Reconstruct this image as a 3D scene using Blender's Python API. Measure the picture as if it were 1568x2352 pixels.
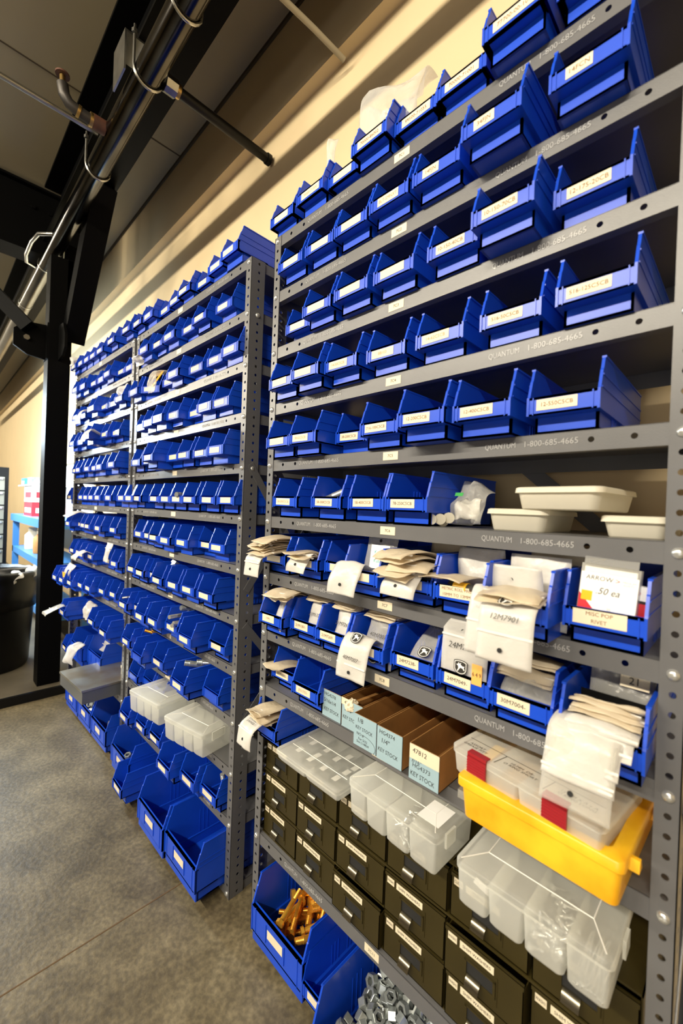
import bpy, bmesh, math, random
from mathutils import Vector, Matrix, Euler
for _o in list(bpy.data.objects): bpy.data.objects.remove(_o, do_unlink=True)
SC = bpy.context.scene; COL = SC.collection
I = 0.0254; PI = math.pi
rnd = random.Random(7)

# ------------------------------------------------------------ camera, world, lights, exposure
def cam_axes(yaw, pitch, roll):
    cy, sy = math.cos(yaw), math.sin(yaw)
    f = Vector((-sy*math.cos(pitch), cy*math.cos(pitch), math.sin(pitch)))
    r = Vector((cy, sy, 0)); u = r.cross(f)
    return (math.cos(roll)*r+math.sin(roll)*u, -math.sin(roll)*r+math.cos(roll)*u, f)
cd = bpy.data.cameras.new('camera'); cam = bpy.data.objects.new('camera', cd); COL.objects.link(cam)
r_, u_, f_ = cam_axes(.7810, -.0052, .0373)
cam.matrix_world = Matrix(((r_.x, u_.x, -f_.x, .9409), (r_.y, u_.y, -f_.y, -.6646), (r_.z, u_.z, -f_.z, 1.1691), (0, 0, 0, 1)))
cd.sensor_fit = 'HORIZONTAL'; cd.sensor_width = 24; cd.lens = 952.6/1568*24; cd.clip_start = .02
cd.dof.use_dof = True; cd.dof.focus_distance = 1.15; cd.dof.aperture_fstop = 3.2
SC.camera = cam
W_ = bpy.data.worlds.new('world'); SC.world = W_; W_.use_nodes = True
W_.node_tree.nodes['Background'].inputs[0].default_value = (1, .88, .68, 1)
W_.node_tree.nodes['Background'].inputs[1].default_value = .008
SC.view_settings.view_transform = 'Standard'; SC.view_settings.look = 'None'
SC.view_settings.gamma = 1; SC.view_settings.use_curve_mapping = False
SC.view_settings.exposure = 1.0
def area(name, loc, rot, sx, sy, power, col):
    l = bpy.data.lights.new(name, 'AREA'); l.shape = 'RECTANGLE'; l.size = sx; l.size_y = sy
    l.energy = power; l.color = col
    o = bpy.data.objects.new(name, l); COL.objects.link(o); o.location = loc; o.rotation_euler = rot
    return o
WARM = (1, .90, .72)
# rows of fluorescent fixtures hung along the aisle
for k in range(5):
    area('aisle_strip_light', (-2.3-1.75*k, -3.0, 3.03), (math.radians(66), 0, 0), 1.5, .10, (46, 44, 38, 30, 26)[k], WARM)
area('aisle_strip_light', (-.45, -3.0, 3.03), (math.radians(66), 0, 0), 1.4, .14, 50, WARM)
area('aisle_strip_light', (1.4, -3.0, 3.03), (math.radians(62), 0, 0), 1.5, .14, 56, WARM)  # unseen fill strip, added to light the near bin fronts
area('front_fill_light', (1.7, -3.2, .95), (math.radians(94), 0, math.radians(14)), 1.4, 1.3, 11, (1, .97, .92))  # unseen soft fill added behind the camera to lift the clear boxes
area('bench_lamp', (-3.9, -.7, 1.9), (math.radians(50), 0, 0), 1.8, .3, 80, (.72, .88, 1))

# ------------------------------------------------------------ helpers
def tag(o, label=None, cat=None, group=None, kind=None):
    if label: o['label'] = label
    if cat: o['category'] = cat
    if group: o['group'] = group
    if kind: o['kind'] = kind
    return o
def thing(name, label, cat, loc=(0, 0, 0), rz=0, group=None):
    o = bpy.data.objects.new(name, None); COL.objects.link(o); o.empty_display_size = .05
    o.location = loc; o.rotation_euler = (0, 0, rz)
    return tag(o, label, cat, group)
def link(name, me, parent=None, loc=(0, 0, 0), rot=(0, 0, 0)):
    o = bpy.data.objects.new(name, me); COL.objects.link(o); o.location = loc; o.rotation_euler = rot
    if parent: o.parent = parent
    return o
def mesh(name, bm, mats, smooth=False, bev=0, ang=40):
    if bev:
        es = [e for e in bm.edges if len(e.link_faces) == 2 and e.calc_face_angle(0) > .6]
        bmesh.ops.bevel(bm, geom=es, offset=bev, segments=1, affect='EDGES', clamp_overlap=True)
    me = bpy.data.meshes.new(name); bm.to_mesh(me); bm.free()
    for m in (mats if isinstance(mats, (list, tuple)) else [mats]): me.materials.append(m)
    if smooth: me.shade_smooth() if ang > 170 else smooth_angle(me, ang)
    return me
def smooth_angle(me, ang):
    me.shade_smooth()
    bm = bmesh.new(); bm.from_mesh(me)
    for e in bm.edges:
        e.smooth = not (len(e.link_faces) == 2 and e.calc_face_angle(0) > math.radians(ang))
    bm.to_mesh(me); bm.free()
def box(bm, x0, x1, y0, y1, z0, z1, mi=0):
    vs = [bm.verts.new((x, y, z)) for z in (z0, z1) for y in (y0, y1) for x in (x0, x1)]
    for f in ((0, 2, 3, 1), (4, 5, 7, 6), (0, 1, 5, 4), (2, 6, 7, 3), (0, 4, 6, 2), (1, 3, 7, 5)):
        fc = bm.faces.new([vs[i] for i in f]); fc.material_index = mi
    return vs
def prism_x(bm, prof, x0, x1, mi=0):
    """profile list of (y,z) extruded along x"""
    a = [bm.verts.new((x0, y, z)) for y, z in prof]; b = [bm.verts.new((x1, y, z)) for y, z in prof]
    n = len(prof)
    for i in range(n):
        bm.faces.new((a[i], a[(i+1) % n], b[(i+1) % n], b[i])).material_index = mi
    bm.faces.new(a[::-1]).material_index = mi; bm.faces.new(b).material_index = mi
def tube(bm, pts, r, n=12, mi=0, caps=True):
    pts = [Vector(p) for p in pts]; rings = []
    up = Vector((0.13, .21, 1)).normalized()
    rr = r if isinstance(r, (list, tuple)) else [r]*len(pts)
    for i, p in enumerate(pts):
        t = (pts[min(i+1, len(pts)-1)]-pts[max(i-1, 0)]).normalized()
        a = t.cross(up)
        if a.length < 1e-3: a = t.cross(Vector((1, 0, 0)))
        a.normalize(); b = t.cross(a)
        rings.append([bm.verts.new(p+rr[i]*(math.cos(2*PI*k/n)*a+math.sin(2*PI*k/n)*b)) for k in range(n)])
    for i in range(len(rings)-1):
        for k in range(n):
            f = bm.faces.new((rings[i][k], rings[i][(k+1) % n], rings[i+1][(k+1) % n], rings[i+1][k])); f.material_index = mi
    if caps:
        bm.faces.new(rings[0][::-1]).material_index = mi; bm.faces.new(rings[-1]).material_index = mi
def lathe(bm, prof, n=16, mi=0, c=(0, 0, 0)):
    """prof list of (r,z) about z"""
    rings = []
    for r, z in prof:
        rings.append([bm.verts.new((c[0]+r*math.cos(2*PI*k/n), c[1]+r*math.sin(2*PI*k/n), c[2]+z)) for k in range(n)])
    for i in range(len(rings)-1):
        for k in range(n):
            bm.faces.new((rings[i][k], rings[i][(k+1) % n], rings[i+1][(k+1) % n], rings[i+1][k])).material_index = mi
    bm.faces.new(rings[0][::-1]).material_index = mi; bm.faces.new(rings[-1]).material_index = mi
def holed_plate(bm, L0, L1, A0, A1, holes, r, to3d, th, n=12):
    """flat plate along u in [L0,L1], v in [A0,A1] with round holes [(u,v)], thickness th along w; to3d(u,v,w)"""
    holes = sorted(holes)
    def V(u, v, w): return bm.verts.new(to3d(u, v, w))
    half = (A1-A0)/2; cells = []; u = L0
    for k, (hu, hv) in enumerate(holes):
        lim = half
        if k: lim = min(lim, (hu-holes[k-1][0])/2)
        if k < len(holes)-1: lim = min(lim, (holes[k+1][0]-hu)/2)
        a = max(L0, hu-lim); b = min(L1, hu+lim)
        if a > u+1e-6: cells.append((u, a, None))
        cells.append((a, b, (hu, hv))); u = b
    if L1 > u+1e-6: cells.append((u, L1, None))
    for w in (0, th):
        for u0, u1, h in cells:
            if h is None:
                bm.faces.new((V(u0, A0, w), V(u1, A0, w), V(u1, A1, w), V(u0, A1, w))); continue
            hu, hv = h
            out = []
            for (pa, pb) in (((u0, A0), (u1, A0)), ((u1, A0), (u1, A1)), ((u1, A1), (u0, A1)), ((u0, A1), (u0, A0))):
                for q in range(n//4):
                    f = q/(n//4); out.append((pa[0]+(pb[0]-pa[0])*f, pa[1]+(pb[1]-pa[1])*f))
            a0 = math.atan2(A0-hv, u0-hu); inn = []
            for q in range(n):
                a = a0+2*PI*q/n; inn.append(V(hu+r*math.cos(a), hv+r*math.sin(a), w))
            out = [V(x, y, w) for x, y in out]
            for q in range(n): bm.faces.new((inn[q], out[q], out[(q+1) % n], inn[(q+1) % n]))
    # hole walls
    for hu, hv in holes:
        a = [V(hu+r*math.cos(2*PI*(k+.5)/n), hv+r*math.sin(2*PI*(k+.5)/n), 0) for k in range(n)]
        b = [V(hu+r*math.cos(2*PI*(k+.5)/n), hv+r*math.sin(2*PI*(k+.5)/n), th) for k in range(n)]
        for k in range(n): bm.faces.new((a[k], a[(k+1) % n], b[(k+1) % n], b[k]))
    for (p, q) in (((L0, A0), (L1, A0)), ((L1, A0), (L1, A1)), ((L1, A1), (L0, A1)), ((L0, A1), (L0, A0))):
        bm.faces.new((V(*p, 0), V(*p, th), V(*q, th), V(*q, 0)))

# ------------------------------------------------------------ materials
def nt(name):
    m = bpy.data.materials.new(name); m.use_nodes = True
    N = m.node_tree.nodes; L = m.node_tree.links; return m, N, L, N['Principled BSDF']
def pmat(name, col, rough=.5, metal=0, spec=.5, noise=0, nscale=30, bump=0, bscale=200, tr=0, col2=None):
    m, N, L, b = nt(name)
    b.inputs['Base Color'].default_value = (*col, 1); b.inputs['Roughness'].default_value = rough
    b.inputs['Metallic'].default_value = metal; b.inputs['Specular IOR Level'].default_value = spec
    if noise or col2:
        tc = N.new('ShaderNodeTexCoord'); n = N.new('ShaderNodeTexNoise'); n.inputs['Scale'].default_value = nscale; n.inputs['Detail'].default_value = 6
        L.new(tc.outputs['Object'], n.inputs['Vector'])
        rp = N.new('ShaderNodeValToRGB'); c2 = col2 or tuple(c*(1-noise) for c in col)
        rp.color_ramp.elements[0].position = .35; rp.color_ramp.elements[1].position = .68
        rp.color_ramp.elements[0].color = (*c2, 1); rp.color_ramp.elements[1].color = (*col, 1)
        L.new(n.outputs['Fac'], rp.inputs['Fac']); L.new(rp.outputs['Color'], b.inputs['Base Color'])
    if bump:
        tc = N.new('ShaderNodeTexCoord'); n = N.new('ShaderNodeTexNoise'); n.inputs['Scale'].default_value = bscale; n.inputs['Detail'].default_value = 4
        L.new(tc.outputs['Object'], n.inputs['Vector']); bp = N.new('ShaderNodeBump'); bp.inputs['Strength'].default_value = bump; bp.inputs['Distance'].default_value = .002
        L.new(n.outputs['Fac'], bp.inputs['Height']); L.new(bp.outputs['Normal'], b.inputs['Normal'])
    return m
def film(name, col, alpha, rough=.25, bump=.3, bscale=60, trans=.3):
    """thin plastic: partly see-through, partly white scattering sheet"""
    m, N, L, b = nt(name)
    b.inputs['Base Color'].default_value = (*col, 1); b.inputs['Roughness'].default_value = rough
    t = N.new('ShaderNodeBsdfTransparent'); t.inputs[0].default_value = (.97, .97, .95, 1)
    tl = N.new('ShaderNodeBsdfTranslucent'); tl.inputs[0].default_value = (*col, 1)
    m1 = N.new('ShaderNodeMixShader'); m1.inputs[0].default_value = trans
    L.new(b.outputs[0], m1.inputs[1]); L.new(tl.outputs[0], m1.inputs[2])
    m2 = N.new('ShaderNodeMixShader')
    lw = N.new('ShaderNodeLayerWeight'); lw.inputs[0].default_value = .25
    ma = N.new('ShaderNodeMath'); ma.operation = 'MULTIPLY_ADD'; ma.inputs[1].default_value = .5; ma.inputs[2].default_value = alpha
    ma.use_clamp = True
    L.new(lw.outputs['Facing'], ma.inputs[0]); L.new(ma.outputs[0], m2.inputs[0])
    L.new(t.outputs[0], m2.inputs[1]); L.new(m1.outputs[0], m2.inputs[2])
    L.new(m2.outputs[0], N['Material Output'].inputs[0])
    if bump:
        tc = N.new('ShaderNodeTexCoord'); n = N.new('ShaderNodeTexNoise'); n.inputs['Scale'].default_value = bscale; n.inputs['Detail'].default_value = 3
        L.new(tc.outputs['Object'], n.inputs['Vector']); bp = N.new('ShaderNodeBump'); bp.inputs['Strength'].default_value = bump; bp.inputs['Distance'].default_value = .004
        L.new(n.outputs['Fac'], bp.inputs['Height']); L.new(bp.outputs['Normal'], b.inputs['Normal'])
    return m
M = {}
M['grey'] = pmat('grey_enamel', (.125, .125, .13), .31, noise=.12, nscale=8, bump=.12, bscale=900)
M['blue'] = pmat('blue_plastic', (.006, .066, .60), .34, noise=.12, nscale=12)
M['card'] = pmat('label_paper', (.74, .65, .48), .6, noise=.08, nscale=20)
M['ink'] = pmat('black_ink', (.02, .018, .015), .7)
M['orangeink'] = pmat('faded_orange_ink', (.17, .065, .012), .7)
M['paleink'] = pmat('faded_pale_ink', (.42, .25, .12), .7)
M['greyink'] = pmat('faint_grey_ink', (.38, .37, .36), .7)
M['zinc'] = pmat('zinc_plate', (.72, .73, .71), .25, metal=.7, noise=.25, nscale=60)
M['gold'] = pmat('yellow_zinc', (.92, .50, .06), .28, metal=.65, col2=(.75, .30, .03), nscale=40)
M['steel'] = pmat('dull_steel', (.46, .50, .50), .3, metal=.6, noise=.4, nscale=50)
M['olive'] = pmat('olive_enamel', (.040, .030, .0075), .42, spec=.3, noise=.3, nscale=6)
M['nickel'] = pmat('nickel_pull', (.24, .22, .17), .27, metal=1)
M['kraft'] = pmat('kraft_board', (.36, .17, .045), .75, noise=.3, nscale=14)
M['bluecard'] = pmat('grey_blue_card', (.30, .43, .49), .7, noise=.06, nscale=20)
M['yellow'] = pmat('yellow_plastic', (.92, .54, .022), .35, col2=(.74, .32, .006), nscale=12)
M['red'] = pmat('dark_red_latch', (.30, .012, .018), .38)
M['redprint'] = pmat('red_print', (.62, .02, .03), .5)
M['whiteprint'] = pmat('white_card', (.86, .85, .82), .5)
M['cream'] = film('cream_zip_bag', (.80, .70, .53), .80, .3, .4, 70, .35)
M['white'] = film('white_zip_bag', (.80, .78, .74), .78, .28, .5, 60, .3)
M['pale'] = film('pale_poly_bag', (.90, .88, .84), .50, .2, .8, 50, .25)
M['clear'] = film('clear_poly_bag', (.88, .87, .83), .20, .12, .8, 45, .2)
M['milky'] = film('milky_box_plastic', (.95, .96, .92), .36, .22, .08, 20, .3)
M['milkylid'] = film('milky_lid_plastic', (.96, .96, .90), .27, .25, .08, 20, .25)
M['tub'] = film('white_tub_plastic', (.88, .84, .72), .86, .35, .05, 20, .4)
M['seal'] = film('zip_seal_plastic', (.95, .93, .88), .92, .25, 0, 20, .3)
M['black'] = pmat('black_paint', (.004, .004, .004), .4, spec=.25)
M['blacksteel'] = pmat('black_steel_paint', (.0022, .0022, .0022), .5, spec=.05, bump=.1, bscale=120)
M['pipe'] = pmat('bare_black_pipe', (.10, .095, .085), .17, metal=1, col2=(.045, .04, .035), nscale=5)
M['galv'] = pmat('galvanised', (.52, .52, .49), .3, metal=1, noise=.3, nscale=20)
M['rust'] = pmat('rusty_iron', (.10, .035, .018), .6, noise=.5, nscale=30)
M['brass'] = pmat('brass', (.60, .40, .14), .35, metal=1, noise=.3, nscale=40)
M['cast'] = pmat('cast_iron', (.05, .045, .04), .45, metal=.6)
M['openingblack'] = pmat('painted_opening', (.01, .01, .01), .8)  # near-black paint standing in for the depth of small openings
M['teal'] = pmat('teal_ink', (.05, .42, .40), .6)
M['orangetag'] = pmat('orange_tag', (.85, .42, .10), .6)
M['yellowcap'] = pmat('yellow_cap', (.90, .50, .02), .35)
M['green'] = pmat('green_print', (.02, .30, .05), .5)
M['trash'] = pmat('black_liner', (.005, .005, .005), .3, spec=.2, bump=.4, bscale=12)
M['wood'] = pmat('brown_hardboard', (.20, .10, .04), .6)

# ------------------------------------------------------------ writing
_tc = {}
def text_mesh(body, size, ext=0, shear=0, align='CENTER'):
    k = (body, round(size, 5), ext, shear, align)
    if k not in _tc:
        cu = bpy.data.curves.new('t', 'FONT'); cu.body = body; cu.size = size; cu.extrude = ext; cu.shear = shear
        cu.align_x = align; cu.align_y = 'CENTER'; cu.resolution_u = 2; cu.space_line = .95
        o = bpy.data.objects.new('t', cu); COL.objects.link(o)
        dg = bpy.context.evaluated_depsgraph_get()
        me = bpy.data.meshes.new_from_object(o.evaluated_get(dg))
        me.materials.clear()
        bpy.data.objects.remove(o); bpy.data.curves.remove(cu); _tc[k] = me
    return _tc[k]
def add_text(bm, body, size, origin, ux, uy, mi, width=None, ext=0, shear=0, align='CENTER', off=.0003):
    """stamps text into bm on the plane origin + a*ux + b*uy; squeezes to width"""
    me = text_mesh(body, size, ext, shear, align)
    xs = [v.co.x for v in me.vertices]
    if not xs: return
    w = max(xs)-min(xs); s = 1 if (width is None or w <= width) else width/w
    ux = Vector(ux).normalized(); uy = Vector(uy).normalized(); n = ux.cross(uy); o = Vector(origin)
    vs = [bm.verts.new(o+ux*v.co.x*s+uy*v.co.y+n*(v.co.z+off)) for v in me.vertices]
    for p in me.polygons:
        try: bm.faces.new([vs[i] for i in p.vertices]).material_index = mi
        except ValueError: pass
def card_mesh(name, w, h, lines, size, ink='ink', mat='card', th=.0004):
    bm = bmesh.new(); box(bm, 0, w, -th, 0, 0, h)
    n = len(lines)
    for i, t in enumerate(lines):
        if t: add_text(bm, t, size, (w/2, -th, h*(n-i-.5)/n), (1, 0, 0), (0, 0, 1), 1, width=w*.86)
    return mesh(name, bm, [M[mat], M[ink]])
ORD = ['first', 'second', 'third', 'fourth', 'fifth', 'sixth', 'seventh', 'eighth', 'ninth', 'tenth', 'eleventh', 'twelfth', 'thirteenth']

# ------------------------------------------------------------ room
def floor_mat():
    m, N, L, b = nt('worn_concrete')
    tc = N.new('ShaderNodeTexCoord')
    n1 = N.new('ShaderNodeTexNoise'); n1.inputs['Scale'].default_value = 2.2; n1.inputs['Detail'].default_value = 8; n1.inputs['Roughness'].default_value = .65
    n2 = N.new('ShaderNodeTexNoise'); n2.inputs['Scale'].default_value = 75; n2.inputs['Detail'].default_value = 5
    n3 = N.new('ShaderNodeTexNoise'); n3.inputs['Scale'].default_value = 9; n3.inputs['Detail'].default_value = 6
    for n in (n1, n2, n3): L.new(tc.outputs['Object'], n.inputs['Vector'])
    r1 = N.new('ShaderNodeValToRGB'); r1.color_ramp.elements[0].position = .36; r1.color_ramp.elements[1].position = .66
    r1.color_ramp.elements[0].color = (.108, .085, .047, 1); r1.color_ramp.elements[1].color = (.228, .188, .112, 1)
    L.new(n1.outputs['Fac'], r1.inputs['Fac'])
    r2 = N.new('ShaderNodeValToRGB'); r2.color_ramp.elements[0].position = .38; r2.color_ramp.elements[1].position = .72
    r2.color_ramp.elements[0].color = (.62, .62, .62, 1); r2.color_ramp.elements[1].color = (1.12, 1.12, 1.1, 1)
    L.new(n2.outputs['Fac'], r2.inputs['Fac'])
    r3 = N.new('ShaderNodeValToRGB'); r3.color_ramp.elements[0].position = .4; r3.color_ramp.elements[1].position = .62
    r3.color_ramp.elements[0].color = (.80, .78, .74, 1); r3.color_ramp.elements[1].color = (1.05, 1.05, 1.05, 1)
    L.new(n3.outputs['Fac'], r3.inputs['Fac'])
    mx = N.new('ShaderNodeMix'); mx.data_type = 'RGBA'; mx.blend_type = 'MULTIPLY'; mx.inputs[0].default_value = 1
    L.new(r1.outputs[0], mx.inputs[6]); L.new(r2.outputs[0], mx.inputs[7])
    my = N.new('ShaderNodeMix'); my.data_type = 'RGBA'; my.blend_type = 'MULTIPLY'; my.inputs[0].default_value = 1
    L.new(mx.outputs[2], my.inputs[6]); L.new(r3.outputs[0], my.inputs[7])
    L.new(my.outputs[2], b.inputs['Base Color']); b.inputs['Roughness'].default_value = .5
    bp = N.new('ShaderNodeBump'); bp.inputs['Strength'].default_value = .35; bp.inputs['Distance'].default_value = .003
    L.new(n2.outputs['Fac'], bp.inputs['Height']); L.new(bp.outputs['Normal'], b.inputs['Normal'])
    return m
M['floor'] = floor_mat()
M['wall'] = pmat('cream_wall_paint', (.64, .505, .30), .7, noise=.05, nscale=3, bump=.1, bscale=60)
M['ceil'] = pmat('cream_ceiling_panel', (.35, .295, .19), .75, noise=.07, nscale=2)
M['mat'] = pmat('dark_concrete', (.095, .080, .055), .55, noise=.4, nscale=5)
M['joint'] = pmat('rusty_joint', (.10, .055, .02), .8)
M['seam'] = pmat('panel_seam', (.06, .042, .02), .8)
M['bright'] = pmat('white_wall_paint', (.80, .79, .74), .7)
def struct(name, boxes, m, bev=0):
    bm = bmesh.new()
    for b in boxes: box(bm, *b)
    return tag(link(name, mesh(name, bm, m, bev=bev)), kind='structure')
YW = .38; ZC = 3.18
struct('floor', [(-10, 4, -7, YW+.1, -.1, 0)], M['floor'])
struct('trim_1', [(-.277, -.2735, -6.9, YW, 0, .0006)], M['joint']).name = 'trim_1'
struct('trim_2', [(-10, -1.992, -7, YW, 0, .048)], M['mat'], .004)
struct('trim_3', [(-1.992, -1.972, -7, YW, 0, .050)], M['black'], .004)
struct('wall_back', [(-10, 4, YW, YW+.1, 0, ZC)], M['wall'])
struct('trim_4', [(-10, 4, YW-.035, YW, 2.80, ZC)], M['wall'], .003)
struct('trim_5', [(-10, 4, YW-.047, YW-.035, 2.80, 2.822)], M['wall'], .003)
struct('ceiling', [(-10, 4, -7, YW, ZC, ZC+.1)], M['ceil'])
struct('trim_6', [(-1.478, -1.470, -7, YW-.04, ZC-.002, ZC), (-3.31, -3.30, -7, YW-.04, ZC-.002, ZC), (.37, .378, -7, YW-.04, ZC-.002, ZC)], M['seam'])
struct('trim_7', [(-10, 4, YW-.045, YW-.035, ZC-.016, ZC)], M['seam'])
struct('wall_far', [(-10, -9.9, -7, YW, 0, ZC)], M['bright'])
struct('wall_near', [(4, 4.1, -7, YW, 0, ZC)], M['wall'])
struct('wall_front', [(-10, 4, -7.1, -7, 0, ZC)], M['wall'])

# ------------------------------------------------------------ black steel frame overhead
t = thing('steel_beam', 'deep black steel beam running overhead above the shiny pipe', 'beam', (0, -.069, 2.82))
bm = bmesh.new(); box(bm, -2.34, 4.0, -.094, .094, 0, .014); box(bm, -2.34, 4.0, -.005, .005, .014, .342); box(bm, -2.34, 4.0, -.094, .094, .342, .357)
link('beam_flange', mesh('beam', bm, M['blacksteel'], bev=.002), t)
t = thing('steel_beam', 'black steel beam continuing beyond the column toward the far wall', 'beam', (0, -.069, 2.82))
bm = bmesh.new(); box(bm, -9.8, -2.55, -.094, .094, 0, .014); box(bm, -9.8, -2.55, -.005, .005, .014, .342); box(bm, -9.8, -2.55, -.094, .094, .342, .357)
link('beam_flange', mesh('beam', bm, M['blacksteel'], bev=.002), t)
t = thing('steel_beam', 'black steel cross beam bolted across the column top', 'beam', (-2.44, -.10, 2.735))
bm = bmesh.new(); box(bm, -.09, .09, -5.5, .06, 0, .014); box(bm, -.005, .05, -5.5, .06, .014, .41); box(bm, -.09, .09, -5.5, .06, .41, .424)
link('beam_flange', mesh('beam', bm, M['blacksteel'], bev=.002), t)
for z in (.12, .30):
    for y in (-.02, -.11): bm = bmesh.new(); tube(bm, [(.05, y, z), (.062, y, z)], .014, 6); link('beam_bolt', mesh('bolts', bm, M['blacksteel']), t)
t = thing('steel_column', 'black square steel column standing behind the farthest shelving unit', 'column', (-2.112, -.106, .048))
bm = bmesh.new(); box(bm, -.057, .057, -.057, .057, 0, 2.575)
link('column_shaft', mesh('shaft', bm, M['blacksteel'], bev=.008), t)
bm = bmesh.new(); box(bm, -.057, .057, .030, .130, 2.30, 2.772); link('column_head', mesh('head', bm, M['blacksteel'], bev=.004), t)
bm = bmesh.new(); box(bm, -.05, .05, -.062, .062, 1.955, 2.17); link('column_collar', mesh('collar', bm, M['blacksteel'], bev=.002), t)
def poly_plate(prof, axis, th):
    bm = bmesh.new()
    if axis == 'x': prism_x(bm, prof, -th/2, th/2)
    else:
        a = [bm.verts.new((p, -th/2, q)) for p, q in prof]; b = [bm.verts.new((p, th/2, q)) for p, q in prof]; n = len(prof)
        for i in range(n): bm.faces.new((a[i], a[(i+1) % n], b[(i+1) % n], b[i]))
        bm.faces.new(a[::-1]); bm.faces.new(b)
    return mesh('plate', bm, M['blacksteel'])
link('gusset_plate', poly_plate([(-.055, 1.955), (-.15, 1.965), (-.215, 2.005), (-.215, 2.10), (-.16, 2.155), (-.055, 2.165)], 'x', .014), t)
link('gusset_plate', poly_plate([(.055, 1.955), (.16, 1.965), (.215, 2.0), (.215, 2.08), (.16, 2.155), (.055, 2.165)], 'y', .014), t)
bm = bmesh.new(); tube(bm, [(.008, -.155, 2.06), (.022, -.155, 2.06)], .016, 6); link('gusset_bolt', mesh('b', bm, M['galv']), t)
def brace(name, p, q, w, label):
    p = Vector(p); q = Vector(q); d = q-p; o = thing(name, label, 'brace', p)
    bm = bmesh.new(); box(bm, -w/2, w/2, -w/2, w/2, 0, d.length)
    me = mesh(name, bm, M['blacksteel'], bev=.004)
    c = link('brace_bar', me, o); c.rotation_euler = d.to_track_quat('Z', 'Y').to_euler()
    return o
brace('knee_brace', (-2.052, -.040, 2.15), (-1.50, -.040, 2.812), .105, 'black diagonal brace from the column up to the overhead beam')
brace('knee_brace', (-2.085, -.25, 2.16), (-2.40, -.72, 2.72), .075, 'black diagonal brace at picture left edge below cross beam')

# ------------------------------------------------------------ pipework
PY, PZ = -.139, 2.68
t = thing('sprinkler_pipe', 'long shiny black steel pipe hung along under the overhead beam', 'pipe', (0, PY, PZ))
bm = bmesh.new(); tube(bm, [(x, 0, 0) for x in (-9.5, -6, -4, -3, -2.5, -2, -1.5, -1, -.5, 0, .5, 1.5, 3.9)], .0445, 24)
link('pipe_run', mesh('run', bm, M['pipe'], smooth=True, ang=50), t)
for x in (-2.35, -3.1): bm = bmesh.new(); tube(bm, [(x-.006, 0, 0), (x+.006, 0, 0)], .047, 24); link('pipe_joint_ring', mesh('ring', bm, M['galv'], smooth=True), t)
bm = bmesh.new(); tube(bm, [(-1.92+x, y-.05, 0) for x, y in ((.0, .03), (-.08, -.045), (-.20, -.06), (-.38, -.06), (-.48, -.045), (-.52, .03))], .011, 10); link('loop_handle', mesh('h', bm, M['galv'], smooth=True, ang=80), t)
def u_strap(x, label):
    o = thing('pipe_clamp', label, 'clamp', (x, PY, PZ))
    bm = bmesh.new()
    pts = [(0, -.049, .10)]+[(0, .049*math.cos(a), .049*math.sin(a)) for a in [PI+PI*k/10 for k in range(11)]]+[(0, .049, .10)]
    tube(bm, pts, .005, 8); link('u_bolt', mesh('u', bm, M['galv'], smooth=True), o)
    for y in (-.049, .049): bm = bmesh.new(); tube(bm, [(0, y, .104), (0, y, .116)], .010, 6); tube(bm, [(0, y, .116), (0, y, .135)], .004, 6); link('clamp_nut', mesh('n', bm, M['galv']), o)
    return o
u_strap(-.62, 'bright u-bolt clamp around the shiny pipe beside the black branch')
u_strap(-.32, 'small rusty hanger ring on the shiny pipe at top of picture')
u_strap(-1.22, 'small hanger ring on the shiny pipe below the brass elbow')
t = thing('pipe_bracket', 'grey plate bracket holding the shiny pipe to the beam', 'bracket', (-.72, -.145, 2.70))
bm = bmesh.new(); box(bm, -.06, .06, -.062, -.056, -.02, .12); box(bm, -.06, .06, -.056, .04, .112, .12); link('bracket_plate', mesh('p', bm, M['galv'], bev=.001), t)
t = thing('branch_pipe', 'thick black branch pipe reaching from the shiny pipe to the wall', 'pipe', (-.602, PY, PZ))
bm = bmesh.new(); tube(bm, [(0, .10, 0), (0, .3, 0), (0, .487, 0)], .0185, 16); tube(bm, [(0, .487, 0), (0, .505, 0)], [.0225, .0225], 16)
link('branch_run', mesh('br', bm, M['black'], smooth=True), t)
bm = bmesh.new(); tube(bm, [(0, .05, 0), (0, .09, 0)], .030, 8); link('hex_coupling', mesh('hx', bm, M['galv'], bev=.002), t)
bm = bmesh.new(); tube(bm, [(0, .09, 0), (0, .104, 0)], .0235, 12); link('brass_ring', mesh('hr', bm, M['brass'], smooth=True), t)
t = thing('sprinkler_elbow', 'rusty elbow fitting with brass sprinkler head off the shiny pipe', 'pipe fitting', (-.972, PY-.04, PZ))
bm = bmesh.new(); tube(bm, [(0, 0, 0), (0, -.045, 0)], .027, 14); link('rusty_outlet', mesh('o', bm, M['rust'], smooth=True), t)
bm = bmesh.new(); tube(bm, [(0, -.045, 0), (0, -.056, 0)], .026, 12); link('brass_nipple', mesh('n', bm, M['brass'], smooth=True), t)
bm = bmesh.new(); tube(bm, [(0, -.088, .002), (0, -.098, .004)], .023, 12); link('brass_nipple', mesh('n', bm, M['brass'], smooth=True), t)
bm = bmesh.new(); tube(bm, [(0, -.05, 0), (0, -.095, .003), (0, -.125, .012), (0, -.142, .035), (0, -.148, .07)], .020, 14); link('iron_elbow', mesh('e', bm, M['cast'], smooth=True), t)
bm = bmesh.new(); tube(bm, [(0, -.148, .07), (0, -.149, .10)], .010, 10); link('sprinkler_head', mesh('s', bm, M['brass'], smooth=True), t)
bm = bmesh.new(); tube(bm, [(0, -.149, .10), (0, -.149, .106)], .024, 16); link('red_escutcheon', mesh('q', bm, M['rust'], smooth=True), t)
t = thing('conduit', 'thin galvanised conduit running left from the shiny pipe', 'conduit', (-1.11, -.21, 2.75))
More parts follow.
